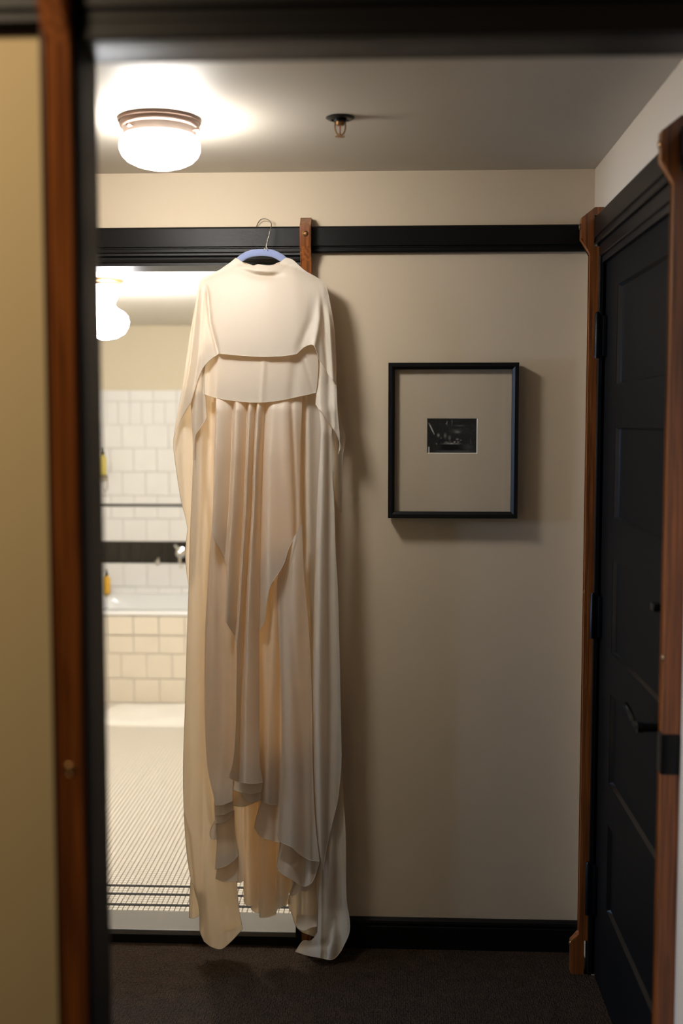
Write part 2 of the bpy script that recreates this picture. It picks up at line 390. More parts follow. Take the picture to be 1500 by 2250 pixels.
# ================================================================== wooden guard strips
STRIP_PROFILE = [(.000, .0), (.062, .0), (.062, .100), (.036, .124), (.036, 2.180), (.065, 2.226), (.065, 2.286), (.026, 2.316), (.000, 2.316),
                 (.000, 2.293), (.0275, 2.293), (.0275, 2.203), (.000, 2.203), (.000, .106), (.022, .106), (.022, .0)]
def strip(origin, out, side, width, label, screws, k=1.0, foot=True):
    """origin = wall point at floor; out = direction away from wall; side = direction of width"""
    out = Vector(out); side = Vector(side)
    root = empty('wooden_guard_strip', origin, label, 'guard strip', 'orange wooden guard strips')
    prof = STRIP_PROFILE if foot else [(.0, .0), (.036, .0)]+STRIP_PROFILE[4:13]
    # build in local coordinates so the grain runs upright
    bm = bmesh.new()
    a = [bm.verts.new(out*p+Vector((0, 0, z))) for p, z in prof]; b = [bm.verts.new(out*p+Vector((0, 0, z))+side*width) for p, z in prof]
    n = len(prof)
    for i in range(n): bm.faces.new((a[i], a[(i+1) % n], b[(i+1) % n], b[i]))
    bm.faces.new(a[::-1]); bm.faces.new(b)
    es = [e for e in bm.edges if (e.verts[0].co-e.verts[1].co).length > 0]
    front = [e for e in es if all((v.co.dot(out)) > .03 for v in e.verts) and abs((e.verts[0].co-e.verts[1].co).dot(side)) < 1e-6]
    bmesh.ops.bevel(bm, geom=front, offset=.0025, segments=2, affect='EDGES')
    bmesh.ops.triangulate(bm, faces=[f for f in bm.faces if len(f.verts) > 6])
    o = link_bm('board', bm, M['wood'], root, 'flat')
    for z, p in screws:
        bm = bmesh.new()
        c = out*p+side*(width*.5)+Vector((0, 0, z))
        ax = 'X' if abs(out.x) > .5 else 'Y'; s = -1
        lathe(bm, [(0, s*.004), (.0035, s*.004), (.004, s*.0015), (.0062, s*.003), (.0088, s*.0015), (.0092, 0), (0, .0)], c, ax, 20)
        link_bm('screw', bm, M['brass'], root, True)
    return root
strip((at(658, 520, Y=YF-.066).x, YF, 0), (0, -1, 0), (1, 0, 0), .0335, 'orange wooden guard strip on the far wall, behind the right shoulder of the gown', [(2.262, .066), (1.15, .036), (.09, .062)])
strip((XR, DY1+.006, 0), (-1, 0, 0), (0, 1, 0), .034, 'orange wooden guard strip in the far right corner between beige wall and black door', [(2.262, .066), (at(1287, 1303, Y=3.44).z, .036), (.09, .062)])
sr = strip((XR, 2.430, 0), (-1, 0, 0), (0, 1, 0), .034, 'orange wooden guard strip nearest on the right, with a black metal band', [(2.262, .066), (at(1470, 1447, Y=2.44).z, .036), (.09, .062)])
bm = bmesh.new()
zt, zb = at(1480, 1611, Y=2.44).z, at(1480, 1699, Y=2.44).z
box(bm, -.040, 0, -.003, .037, zb, zt, .002); link_bm('metal_band', bm, M['blackmetal'], sr, True, label='black metal band')
strip((OX0-.042, NW0, 0), (0, -1, 0), (1, 0, 0), .034, 'blurred orange wooden guard strip at the left, between tan wall and black door casing', [(2.262, .066), (at(140, 1695, Y=1.51).z, .036), (.09, .062)])

# ================================================================== BATHROOM
BF = .034          # bathroom floor level
BZ = 2.310         # bathroom ceiling
BX0, BX1, BYB = -2.15, 0.10, 7.39
TUBY = 6.64        # face of tub apron
bm = bmesh.new(); box(bm, BX0, BX1, YF+.12, BYB+.1, -.04, BF-.004); fb = structure('floor_bathroom', bm, M['grout_dark'])
bm = bmesh.new(); box(bm, BX0, BX1, YF+.12, BYB+.1, BZ, BZ+.05); structure('ceiling_bathroom', bm, M['ceiling_bath'])
bm = bmesh.new(); box(bm, BX0, BX1, BYB, BYB+.1, 0, BZ); wb = structure('wall_bathroom', bm, M['wall_bath'])
bm = bmesh.new(); box(bm, BX0-.1, BX0, YF+.12, BYB+.1, 0, BZ); structure('wall_bathroom_left', bm, M['wall_bath'])
bm = bmesh.new(); box(bm, BX1, BX1+.1, YF+.12, BYB+.1, 0, BZ); structure('wall_bathroom_right', bm, M['wall_bath'])
bm = bmesh.new(); box(bm, DX0, DX1, YF-.006, YF+.140, 0, BF+.008, .003); structure('threshold', bm, M['marble'])
bm = bmesh.new(); box(bm, DX0, DX1, YF-.012, YF-.006, 0, .026); structure('threshold_edge', bm, M['black'])
# mosaic floor: nearest tiles one by one, the rest joined
PIT = .0178; GAP = .0030
x_start, y_start = DX0-.10, YF+.142
def tile_verts(x, y, w, g, top):
    return x+g/2, x+w-g/2, y+g/2, y+w-g/2
def tile_mesh(name, w, d, h, mat):
    me_b = bmesh.new(); box(me_b, 0, w, 0, d, 0, h)
    dn = [f for f in me_b.faces if f.normal.z < -.5]; bmesh.ops.delete(me_b, geom=dn, context='FACES')
    me = bpy.data.meshes.new(name); me_b.to_mesh(me); me_b.free(); me.materials.append(mat); return me
tm = tile_mesh('tile', PIT-GAP, PIT-GAP, .004, M['mosaic']); tmb = tile_mesh('tile_dark', PIT-GAP*.3, PIT-GAP*.3, .004, M['mosaic_black'])
DARK = {3, 8, 12}
ROWS = int((BYB-y_start)/PIT)+1; COLS = int((BX1-.02-x_start)/PIT)
vs, fs, vd, fd = [], [], [], []
def add_tile(V, Fc, x, y, z, w, d, h):
    n = len(V)
    V += [(x, y, z), (x+w, y, z), (x+w, y+d, z), (x, y+d, z), (x, y, z+h), (x+w, y, z+h), (x+w, y+d, z+h), (x, y+d, z+h)]
    Fc += [(n+4, n+5, n+6, n+7), (n, n+1, n+5, n+4), (n+1, n+2, n+6, n+5), (n+2, n+3, n+7, n+6), (n+3, n, n+4, n+7)]
cnt = 0
for r in range(ROWS):
    y = y_start+r*PIT
    left_cols = 0 if r < 12 else -int(min(.85, (r-12)*PIT*.5)/PIT)
    for c in range(left_cols, COLS):
        x = x_start+c*PIT
        dark = r in DARK
        if r < 6 and -0.86 < x < -0.30 and cnt < 290:
            o = bpy.data.objects.new('tile', tmb if dark else tm); COL.objects.link(o); o.parent = fb; o.location = (x, y, BF-.004); cnt += 1
        elif dark: add_tile(vd, fd, x, y, BF-.004, PIT-GAP*.3, PIT-GAP*.3, .004)
        else: add_tile(vs, fs, x, y, BF-.004, PIT-GAP, PIT-GAP, .004)
for nm, V, Fc, m in (('mosaic_tiles', vs, fs, M['mosaic']), ('dark_mosaic_tiles', vd, fd, M['mosaic_black'])):
    me = bpy.data.meshes.new(nm); me.from_pydata(V, [], Fc); me.materials.append(m)
    o = bpy.data.objects.new(nm, me); COL.objects.link(o); o.parent = fb; o['kind'] = 'stuff'

# wall tiles behind the tub: (z bottom, z top, tile width, offset, material)
TYF = BYB-.009
def zb_(py): return at(400, py, Y=BYB-.01).z
rows = []
TW = .1525
edges = [857, 882, 933, 985, 1037, 1089]
rows.append((zb_(882), zb_(857), TW, .02, 'tile_white'))
rows.append((zb_(933), zb_(882), TW*.5, .02, 'tile_white'))
rows.append((zb_(985), zb_(933), TW, .075, 'tile_white'))
rows.append((zb_(1037), zb_(985), TW, .0, 'tile_white'))
rows.append((zb_(1089), zb_(1037), TW, .075, 'tile_white'))
rows.append((zb_(1108), zb_(1089), TW, .0, 'tile_white'))
rows.append((zb_(1113), zb_(1108), TW*2, .05, 'liner_black'))
rows.append((zb_(1140), zb_(1113), TW, .0, 'tile_white'))
rows.append((zb_(1190), zb_(1140), TW, .075, 'tile_white'))
rows.append((zb_(1238), zb_(1190), TW*.5, .03, 'tile_black'))
rows.append((zb_(1290), zb_(1238), TW, .075, 'tile_white'))
rows.append((zb_(1306), zb_(1290), TW, .0, 'tile_white'))
bm = bmesh.new(); box(bm, BX0, BX1, BYB-.003, BYB, .3, zb_(857)-.002); g = link_bm('grout_bed', bm, M['grout'], wb)
cache = {}
def wtile(x0, x1, y, z0, z1, mat, parent, gap=.0032):
    w, h = x1-x0-gap, z1-z0-gap
    key = (round(w, 4), round(h, 4), mat)
    if key not in cache:
        b = bmesh.new(); box(b, 0, w, 0, .008, 0, h, .0012)
        me = bpy.data.meshes.new('tile'); b.to_mesh(me); b.free(); me.materials.append(M[mat]); cache[key] = me
    o = bpy.data.objects.new('tile', cache[key]); COL.objects.link(o); o.parent = parent
    o.location = (x0+gap/2, y+random.uniform(-.0006, .0006), z0+gap/2)
    o.rotation_euler = (random.uniform(-.004, .004), 0, random.uniform(-.004, .004))
for z0, z1, w, off, mt in rows:
    x = -1.98-off-math.ceil((BX0+1.98)/-w)*0-w*2
    while x+w*.5 < BX0: x += w
    while x < -1.0:
        wtile(x, x+w, BYB-.0105, z0, z1, mt, wb, .0012 if 'black' in mt else .0032); x += w
    bm = bmesh.new()
for_rest = bmesh.new()
for z0, z1, w, off, mt in rows:
    if 'black' in mt: continue
    box(for_rest, -.98, BX1, BYB-.0105, BYB-.0025, z0+.0016, z1-.0016)
link_bm('far_tiles', for_rest, M['tile_white'], wb, kind='stuff')

# bathtub with tiled apron
tub = empty('bathtub', (-1.1, TUBY+.3, BF), 'white built-in bathtub with cream tiled front, seen through the bathroom doorway', 'bathtub')
RZ = at(400, 1345, Y=TUBY).z
TX0, TX1 = -2.05, -.35
def ztub(py): return at(400, py, Y=TUBY).z
bm = bmesh.new()
# rim and basin as one surface
nx, ny = 60, 30
cx, cyy = (TX0+TX1)/2, (TUBY+BYB-.012)/2; hx, hy = (TX1-TX0)/2, (BYB-.012-TUBY+.012)/2
grid = {}
for i in range(nx+1):
    for j in range(ny+1):
        x = TX0+(TX1-TX0)*i/nx; y = TUBY-.012+(BYB-.012-TUBY+.012)*j/ny
        u, v = abs(x-cx)/(hx-.075), abs(y-((TUBY-.012+BYB-.012)/2))/(hy-.075)
        s = (u**6+v**4)
        dep = 0 if s >= 1 else -.40*(1-s)**.5*min(1, (1-s)*3)
        lip = .010*math.exp(-((s-1.12)/.18)**2)
        grid[i, j] = bm.verts.new((x, y, RZ+dep+lip))
for i in range(nx):
    for j in range(ny): bm.faces.new((grid[i, j], grid[i+1, j], grid[i+1, j+1], grid[i, j+1]))
link_bm('basin', bm, M['enamel'], tub, 'all')
bm = bmesh.new(); box(bm, TX0, TX1, TUBY-.018, TUBY+.02, RZ-.022, RZ+.004, .009); link_bm('rim', bm, M['enamel'], tub, True)
bm = bmesh.new(); box(bm, TX0, TX1, TUBY+.008, TUBY+.05, BF, RZ-.022); box(bm, TX1-.03, TX1, TUBY+.01, BYB-.012, BF, RZ-.01); link_bm('apron', bm, M['grout'], tub)
arows = [(ztub(1396), RZ-.022, .0, -.006), (ztub(1437), ztub(1396)-.002, .0, .0), (ztub(1492), ztub(1437), .076, .0), (max(BF, ztub(1548)), ztub(1492), .0, .0)]
for z0, z1, off, dy in arows:
    x = -1.98-off+.0
    while x < -.55:
        wtile(x, x+TW, TUBY+dy, z0, z1, 'tile_cream', tub, .0042); x += TW
adopt(tub)

# bath mat in front of the tub
bm = bmesh.new()
gx, gy = 50, 24; G = {}
MX0, MX1, MY0, MY1 = -1.66, -.75, 6.10, 6.56
for i in range(gx+1):
    for j in range(gy+1):
        u, v = i/gx*2-1, j/gy*2-1
        # squircle mapping rounds the corners
        uu = u*math.sqrt(1-.22*v*v); vv = v*math.sqrt(1-.12*u*u)
        x = (MX0+MX1)/2+uu*(MX1-MX0)/2; y = (MY0+MY1)/2+vv*(MY1-MY0)/2
        e = max(abs(u), abs(v)); h = .026*(1-e**10)+.006*math.sin(x*13+1)*math.sin(y*17)*(1-e**6)
        G[i, j] = bm.verts.new((x, y, BF+.002+max(h, 0)))
for i in range(gx):
    for j in range(gy): bm.faces.new((G[i, j], G[i+1, j], G[i+1, j+1], G[i, j+1]))
bot = bmesh.ops.extrude_edge_only(bm, edges=[e for e in bm.edges if e.is_boundary])
for v in [g_ for g_ in bot['geom'] if isinstance(g_, bmesh.types.BMVert)]: v.co.z = BF+.0005
link_bm('bath_mat', bm, M['towel'], None, 'all', label='white terry bath mat lying on the mosaic floor in front of the bathtub', category='bath mat')

# soap bottles
def bottle(name, c, r, h, mat, label, pump=True):
    root = empty(name, c, label, 'bottle')
    b = bmesh.new(); lathe(b, [(0, 0), (r*.92, 0), (r, h*.03), (r, h*.78), (r*.85, h*.88), (r*.42, h*.96), (r*.40, h), (0, h)], (0, 0, 0), 'Z', 24); link_bm('bottle_body', b, mat, root, True)
    b = bmesh.new(); lathe(b, [(0, h), (r*.5, h), (r*.5, h*1.1), (r*.15, h*1.12), (r*.15, h*1.22), (r*.35, h*1.23), (r*.35, h*1.28), (0, h*1.28)], (0, 0, 0), 'Z', 16)
    tube(b, [(0, 0, h*1.26), (-r*.6, 0, h*1.26), (-r*1.0, 0, h*1.22)], r*.1, 6); link_bm('pump', b, M['blackmetal'], root, True)
    return root
p = at(234, 1306, Y=7.27)
bottle('soap_bottle', (p.x, p.y, RZ+.012), .027, .12, M['amber'], 'amber soap bottle standing on the tub ledge by the left door jamb')
p = at(224, 1044, Y=7.30)
bottle('soap_bottle', (p.x, p.y, p.z), .027, .135, M['yellow'], 'yellow soap bottle held high on the white tiled wall at left')
root = empty('bottle_bracket', (p.x, BYB, p.z), 'dark metal bracket on the white tiles holding up the yellow bottle', 'bracket')
b = bmesh.new(); lathe(b, [(0, -.010), (.036, -.010), (.038, -.006), (.036, -.001), (0, -.001)], (p.x, p.y, p.z), 'Z', 24)
box(b, p.x-.01, p.x+.01, p.y, BYB-.010, p.z-.010, p.z-.004); link_bm('shelf_ring', b, M['bronze'], root, True)
b = bmesh.new(); tube(b, [(p.x+.030, p.y, p.z-.008), (p.x+.033, p.y, p.z-.05), (p.x+.030, p.y, p.z-.09), (p.x+.015, p.y, p.z-.105), (p.x, p.y, p.z-.09)], .003, 8); link_bm('hook', b, M['bronze'], root, True)
adopt(root)

# chrome bath taps in front of the dark tile band
p = at(398, 1214, Y=BYB-.02)
root = empty('bath_mixer', p, 'chrome bath mixer on the dark tile band just left of the gown', 'tap')
b = bmesh.new(); lathe(b, [(0, .012), (.036, .012), (.038, .004), (.034, -.004), (.022, -.008), (.020, -.045), (.024, -.050), (.024, -.066), (.014, -.072), (0, -.073)], p, 'Y', 28); link_bm('mixer_body', b, M['chrome'], root, True)
b = bmesh.new(); q = p+Vector((-.006, -.058, .018)); tube(b, [q, q+Vector((-.010, -.006, .020)), q+Vector((-.022, -.014, .036))], lambda t: .010-.003*t, 10); link_bm('lever', b, M['chrome'], root, True)
b = bmesh.new(); q = p+Vector((0, -.05, -.018)); tube(b, [q, q+Vector((0, -.004, -.022)), q+Vector((.002, -.006, -.045))], .009, 10); link_bm('hose_outlet', b, M['chrome'], root, True)
adopt(root)
p = at(346, 1236, Y=BYB-.012)
root = empty('tap_handle', p, 'small curved chrome tap handle at the lower edge of the dark tile band', 'tap')
b = bmesh.new(); lathe(b, [(0, .0), (.015, .0), (.015, -.006), (.007, -.010), (.007, -.030), (0, -.031)], p, 'Y', 20); link_bm('handle_base', b, M['chrome'], root, True)
b = bmesh.new(); tube(b, [p+Vector((-.004, -.028, -.002)), p+Vector((.004, -.032, .010)), p+Vector((.012, -.032, .024)), p+Vector((.014, -.030, .034))], .006, 8); link_bm('handle_lever', b, M['chrome'], root, True)
adopt(root)

# schoolhouse lamp in the bathroom
LY = 5.0
c = at(229, 700, Y=LY); LX = c.x
zbt = at(229, 746, Y=LY).z
root = empty('schoolhouse_lamp', (LX, LY, BZ), 'lit white schoolhouse globe lamp under the bathroom ceiling at the left jamb', 'ceiling lamp')
b = bmesh.new(); lathe(b, [(0, 0), (.086, 0), (.088, -.006), (.084, -.014), (.076, -.018), (.076, -.028), (0, -.028)], (LX, LY, BZ), 'Z', 40); link_bm('canopy_rim', b, M['brass'], root, True)
b = bmesh.new(); hh = BZ-.028-zbt
lathe(b, [(.072, 0), (.070, -.10*hh), (.060, -.20*hh), (.048, -.30*hh), (.046, -.36*hh), (.056, -.42*hh), (.082, -.48*hh), (.100, -.56*hh), (.106, -.66*hh), (.102, -.76*hh), (.086, -.88*hh), (.055, -.96*hh), (.02, -.995*hh), (0, -hh)], (LX, LY, BZ-.028), 'Z', 48)
link_bm('globe', b, M['globe_bath'], root, 'all'); adopt(root)

# ================================================================== HALL CEILING LAMP
lc = at(350.5, 262, Z=ZC); LX, LY = lc.x, lc.y
root = empty('ceiling_lamp', (LX, LY, ZC), 'lit round white globe lamp with bronze rim on the hall ceiling', 'ceiling lamp')
b = bmesh.new(); lathe(b, [(0, 0), (.1045, 0), (.107, -.004), (.105, -.009), (.100, -.011), (.0995, -.014), (.102, -.017), (.100, -.021), (.095, -.024), (.0935, -.024), (0, -.024)], (LX, LY, ZC), 'Z', 64); link_bm('rim', b, M['bronze'], root, True)
b = bmesh.new(); lathe(b, [(0, -.024), (.0935, -.024), (.0925, -.030), (.0915, -.044), (.0, -.044)], (LX, LY, ZC), 'Z', 64); link_bm('fitter_band', b, M['fitter'], root, True)
b = bmesh.new(); lathe(b, [(.088, -.040), (.0935, -.046), (.0995, -.054), (.1025, -.066), (.1020, -.078), (.096, -.092), (.084, -.104), (.064, -.114), (.040, -.121), (.018, -.1245), (0, -.1255)], (LX, LY, ZC), 'Z', 64)
link_bm('globe', b, M['globe'], root, 'all')
for ang in (-.25, 1.9, 4.1):
    b = bmesh.new(); d = Vector((math.cos(ang), math.sin(ang), 0)); p0 = Vector((LX, LY, ZC-.034))+d*.090
    tube(b, [p0, p0+d*.012, p0+d*.0121, p0+d*.020], lambda t: .0022 if t < .5 else .005, 12); link_bm('thumb_screw', b, M['bronze'], root, True)
adopt(root)

# ================================================================== SPRINKLER
sc_ = at(747, 258, Z=ZC); SX, SY = sc_.x, sc_.y
root = empty('fire_sprinkler', (SX, SY, ZC), 'dark metal fire sprinkler head on the hall ceiling', 'sprinkler')
b = bmesh.new(); lathe(b, [(0, 0), (.0365, 0), (.0365, -.002), (.031, -.0055), (.024, -.006), (.021, -.003), (.016, -.003), (.016, -.012), (0, -.012)], (SX, SY, ZC), 'Z', 40); link_bm('escutcheon', b, M['blackmetal'], root, True)
b = bmesh.new(); lathe(b, [(0, -.008), (.0105, -.008), (.0105, -.019), (.008, -.021), (0, -.021)], (SX, SY, ZC), 'Z', 20)
for s in (-1, 1):
    tube(b, [(SX+s*.0125, SY, ZC-.010), (SX+s*.0135, SY, ZC-.022), (SX+s*.0130, SY, ZC-.030), (SX+s*.0095, SY, ZC-.039), (SX+s*.003, SY, ZC-.045)], .0020, 8)
lathe(b, [(0, -.038), (.0022, -.038), (.0030, -.046), (0, -.047)], (SX, SY, ZC), 'Z', 16)
link_bm('yoke', b, M['brass'], root, True)
b = bmesh.new(); lathe(b, [(0, -.020), (.0014, -.020), (.0014, -.039), (0, -.039)], (SX, SY, ZC), 'Z', 12); link_bm('glass_bulb', b, M['red'], root, True)
b = bmesh.new()
lathe(b, [(0, -.0465), (.0065, -.0465), (.0065, -.048), (0, -.048)], (SX, SY, ZC), 'Z', 24)
for k in range(12):
    a = 2*math.pi*k/12; t = Vector((math.cos(a), math.sin(a), 0)); n_ = Vector((-t.y, t.x, 0)); c0 = Vector((SX, SY, ZC-.0472))
    q = [c0+t*.006-n_*.0011, c0+t*.0125-n_*.0022, c0+t*.0125+n_*.0022, c0+t*.006+n_*.0011]
    lo = [bm_v - Vector((0, 0, .0008)) for bm_v in q]
    A = [b.verts.new(v) for v in q]; B = [b.verts.new(v) for v in lo]
    b.faces.new(A); b.faces.new(B[::-1])
    for i in range(4): b.faces.new((A[i], A[(i+1) % 4], B[(i+1) % 4], B[i]))
link_bm('deflector', b, M['brass'], root); adopt(root)

# ================================================================== PICTURE
PF = YF-.048      # front plane of frame
a = at(853, 797, Y=PF); d_ = at(1136.5, 1139.5, Y=PF)
x0, x1, z1, z0 = a.x, d_.x, a.z, d_.z
root = empty('framed_picture', ((x0+x1)/2, YF, z0), 'black framed small dark photograph in a wide ivory mat on the beige wall', 'framed picture')
b = bmesh.new(); fw_ = .0200
inn = [(x0+fw_, z0+fw_), (x1-fw_, z0+fw_), (x1-fw_, z1-fw_), (x0+fw_, z1-fw_)]; out_ = [(x0, z0), (x1, z0), (x1, z1), (x0, z1)]
mid = [(x0+.012, z0+.012), (x1-.012, z0+.012), (x1-.012, z1-.012), (x0+.012, z1-.012)]
loops = [[(x, YF-.010, z) for x, z in out_], [(x, PF+.001, z) for x, z in out_], [(x+(.001 if i in (0, 3) else -.001), PF, z+(.001 if i < 2 else -.001)) for i, (x, z) in enumerate(out_)],
         [(x, PF, z) for x, z in mid], [(x, PF+.006, z) for x, z in inn], [(x, PF+.024, z) for x, z in inn], [(x, YF-.010, z) for x, z in inn]]
V = [[b.verts.new(p_) for p_ in L_] for L_ in loops]
for A, B in zip(V, V[1:]+V[:1]):
    for i in range(4): b.faces.new((A[i], A[(i+1) % 4], B[(i+1) % 4], B[i]))
link_bm('frame', b, M['frameblack'], root)
b = bmesh.new(); box(b, x0+.012, x1-.012, YF-.012, YF-.0005, z0+.012, z1-.012); link_bm('backing_board', b, M['inner'], root)
MY = PF+.022
wa = at(939.5, 920.5, Y=MY); wd = at(1046.5, 995.0, Y=MY)
wx0, wx1, wz1, wz0 = wa.x, wd.x, wa.z, wd.z; bev = .0022
b = bmesh.new()
O_ = [(x0+fw_-.002, z0+fw_-.002), (x1-fw_+.002, z0+fw_-.002), (x1-fw_+.002, z1-fw_+.002), (x0+fw_-.002, z1-fw_+.002)]
I_ = [(wx0-bev, wz0-bev), (wx1+bev, wz0-bev), (wx1+bev, wz1+bev), (wx0-bev, wz1+bev)]
A = [b.verts.new((x, MY, z)) for x, z in O_]; B = [b.verts.new((x, MY, z)) for x, z in I_]
for i in range(4): b.faces.new((A[i], A[(i+1) % 4], B[(i+1) % 4], B[i]))
link_bm('mat_board', b, M['matboard'], root)
b = bmesh.new(); K_ = [(wx0, wz0), (wx1, wz0), (wx1, wz1), (wx0, wz1)]
A = [b.verts.new((x, MY, z)) for x, z in I_]; B = [b.verts.new((x, MY+.0025, z)) for x, z in K_]
for i in range(4): b.faces.new((A[i], A[(i+1) % 4], B[(i+1) % 4], B[i]))
link_bm('mat_bevel', b, M['matcore'], root)
# the print: black and white interior, painted per face
NXp, NYp = 110, 76
yy, xx = np.mgrid[0:NYp, 0:NXp].astype(float)      # y down
rng = np.random.RandomState(3)
n1 = rng.rand(NYp, NXp); n2 = np.kron(rng.rand(NYp//4+1, NXp//4+1), np.ones((4, 4)))[:NYp, :NXp]
img = .010+.010*n1+.012*n2
def blob(cx_, cy_, rx, ry, v, p_=2):
    global img
    img += v*np.exp(-(np.abs((xx-cx_)/rx)**p_+np.abs((yy-cy_)/ry)**p_))
img += .02*((xx > 45) & (yy > 12) & (yy < 34))*(np.sin(xx*2.1) > .2)*n1
for k in range(4):
    for t in np.linspace(0, 1, 40): blob(2+k*3.0+8*t*(1-.3*t)-k*.6, 9+k*5+10*t, 1.0, 1.2, .045)
blob(24, 36, 2.4, 3.2, .28); blob(39, 37, 2.6, 5, .16); blob(49, 42, 2.6, 4.6, .15); blob(30, 42, 1.2, 2, .12); blob(20, 55, 1.2, 1.5, .25)
blob(66, 29, 6, 2.2, .22); blob(64, 25, 9, 2, .06); blob(72, 15, 9, 1.2, .09); blob(66, 45, 2.6, 1.8, .30); blob(74, 47, 1.8, 1, .22)
for k in range(26): blob(38+rng.rand()*33, 50+rng.rand()*5, 1.6, 1.3, .05+.16*rng.rand())
blob(53, 55, 19, 1.2, .18, 4); blob(50, 62, 20, 6, -.03, 4); blob(60, 71, 40, .7, .13, 6); blob(60, 75, 45, 3, .05)
blob(92, 62, 9, 7, .045); blob(96, 48, .5, 7, .12, 4); blob(43, 10, .8, 4, .25); blob(54, 6, .7, 6, .25)
for t in np.linspace(0, 1, 14): blob(40+4*t, 12-6*t, .5, .7, .14)
img[62:, 2:5] = .55
img = np.clip(img, .004, .7)
b = bmesh.new(); gvs = [[b.verts.new((wx0-.001+(wx1-wx0+.002)*i/NXp, MY+.003, wz1+.001-(wz1-wz0+.002)*j/NYp)) for i in range(NXp+1)] for j in range(NYp+1)]
for j in range(NYp):
    for i in range(NXp): b.faces.new((gvs[j][i], gvs[j+1][i], gvs[j+1][i+1], gvs[j][i+1]))
me = bpy.data.meshes.new('photograph'); b.to_mesh(me); b.free()
ca = me.color_attributes.new('print', 'FLOAT_COLOR', 'CORNER')
colr = np.repeat(img.reshape(-1), 4); cc = np.stack([colr*1.05, colr, colr*.94, np.ones_like(colr)], 1).astype(np.float32)
ca.data.foreach_set('color', cc.ravel())
m, N, L, P = new_mat('photo_print'); at_ = N.new('ShaderNodeAttribute'); at_.attribute_name = 'print'; L.new(at_.outputs['Color'], P.inputs['Base Color']); P.inputs['Roughness'].default_value = .35
me.materials.append(m); o = bpy.data.objects.new('photograph', me); COL.objects.link(o); o.parent = root
b = bmesh.new(); b.faces.new([b.verts.new(q) for q in ((x0+fw_, PF+.010, z0+fw_), (x1-fw_, PF+.010, z0+fw_), (x1-fw_, PF+.010, z1-fw_), (x0+fw_, PF+.010, z1-fw_))]); link_bm('glass', b, M['glass'], root)
if bpy.data.objects['glass'].data.polygons[0].normal.y > 0: bpy.data.objects['glass'].data.flip_normals()
adopt(root)

# ================================================================== HANGER
HY = 3.527
hb = at(584, 548, Y=HY)
root = empty('clothes_hanger', hb, 'blue velvet clothes hanger with twisted wire hook on the black rail, holding the gown', 'hanger')
up_c = crv([(439, 628), (470, 612), (500, 590), (524, 563), (545, 551), (565, 547.5), (590, 547.5), (608, 552), (630, 566), (655, 591), (690, 619), (714, 636)], 4)
lo_c = crv([(439, 636), (472, 622), (506, 600), (532, 576), (550, 566), (572, 563), (590, 564), (604, 568), (624, 580), (652, 598), (688, 624), (716, 642)], 4)
n_ = min(len(up_c), len(lo_c))
up_c = [up_c[round(i*(len(up_c)-1)/(n_-1))] for i in range(n_)]; lo_c = [lo_c[round(i*(len(lo_c)-1)/(n_-1))] for i in range(n_)]
b = bmesh.new(); rings = []
for u_, l_ in zip(up_c, lo_c):
    U = at(u_[0], u_[1], Y=HY); Lw = at(l_[0], l_[1], Y=HY); h = (U-Lw)/2; cM = (U+Lw)/2
    rings.append([b.verts.new(cM+h*math.cos(t)*(1 if abs(math.cos(t)) < .99 else 1)+Vector((0, -.0040*math.sin(t), 0))) for t in [2*math.pi*k/12 for k in range(12)]])
for A, B in zip(rings, rings[1:]):
    for k in range(12): b.faces.new((A[k], A[(k+1) % 12], B[(k+1) % 12], B[k]))
b.faces.new(rings[0]); b.faces.new(rings[-1])
link_bm('hanger_arms', b, M['velvet'], root, 'all')
b = bmesh.new()
hook = [(584, 549, HY), (585, 540, HY), (588, 527, HY), (592, 513, HY), (595, 501, HY+.004), (596, 492, HY+.012), (592, 485, HY+.028), (584, 481, HY+.042), (575, 481.5, HY+.052), (568, 488, HY+.060), (563.5, 497, HY+.066), (562, 502, HY+.068)]
P3 = [at(x, y, Y=Y_) for x, y, Y_ in hook]
# smooth in 3-D
sm = []
for i in range(len(P3)-1):
    p0, p1, p2, p3 = P3[max(i-1, 0)], P3[i], P3[i+1], P3[min(i+2, len(P3)-1)]
    for k in range(6):
        t = k/6; sm.append(.5*((2*p1)+(-p0+p2)*t+(2*p0-5*p1+4*p2-p3)*t*t+(-p0+3*p1-3*p2+p3)*t**3))
sm.append(P3[-1])
tube(b, sm, .0013, 8)
tw = [p_+Vector((.0022*math.cos(i*.9), .0022*math.sin(i*.9), 0)) for i, p_ in enumerate(sm[8:26])]
tube(b, tw, .0011, 8)
for s in (-1, 1):
    tube(b, [at(584+s*1.0, 541, Y=HY), at(584+s*3.2, 546, Y=HY-.002), at(584+s*4.4, 552, Y=HY-.003)], .0011, 8)
link_bm('hook', b, M['steel'], root, 'all')
adopt(root)

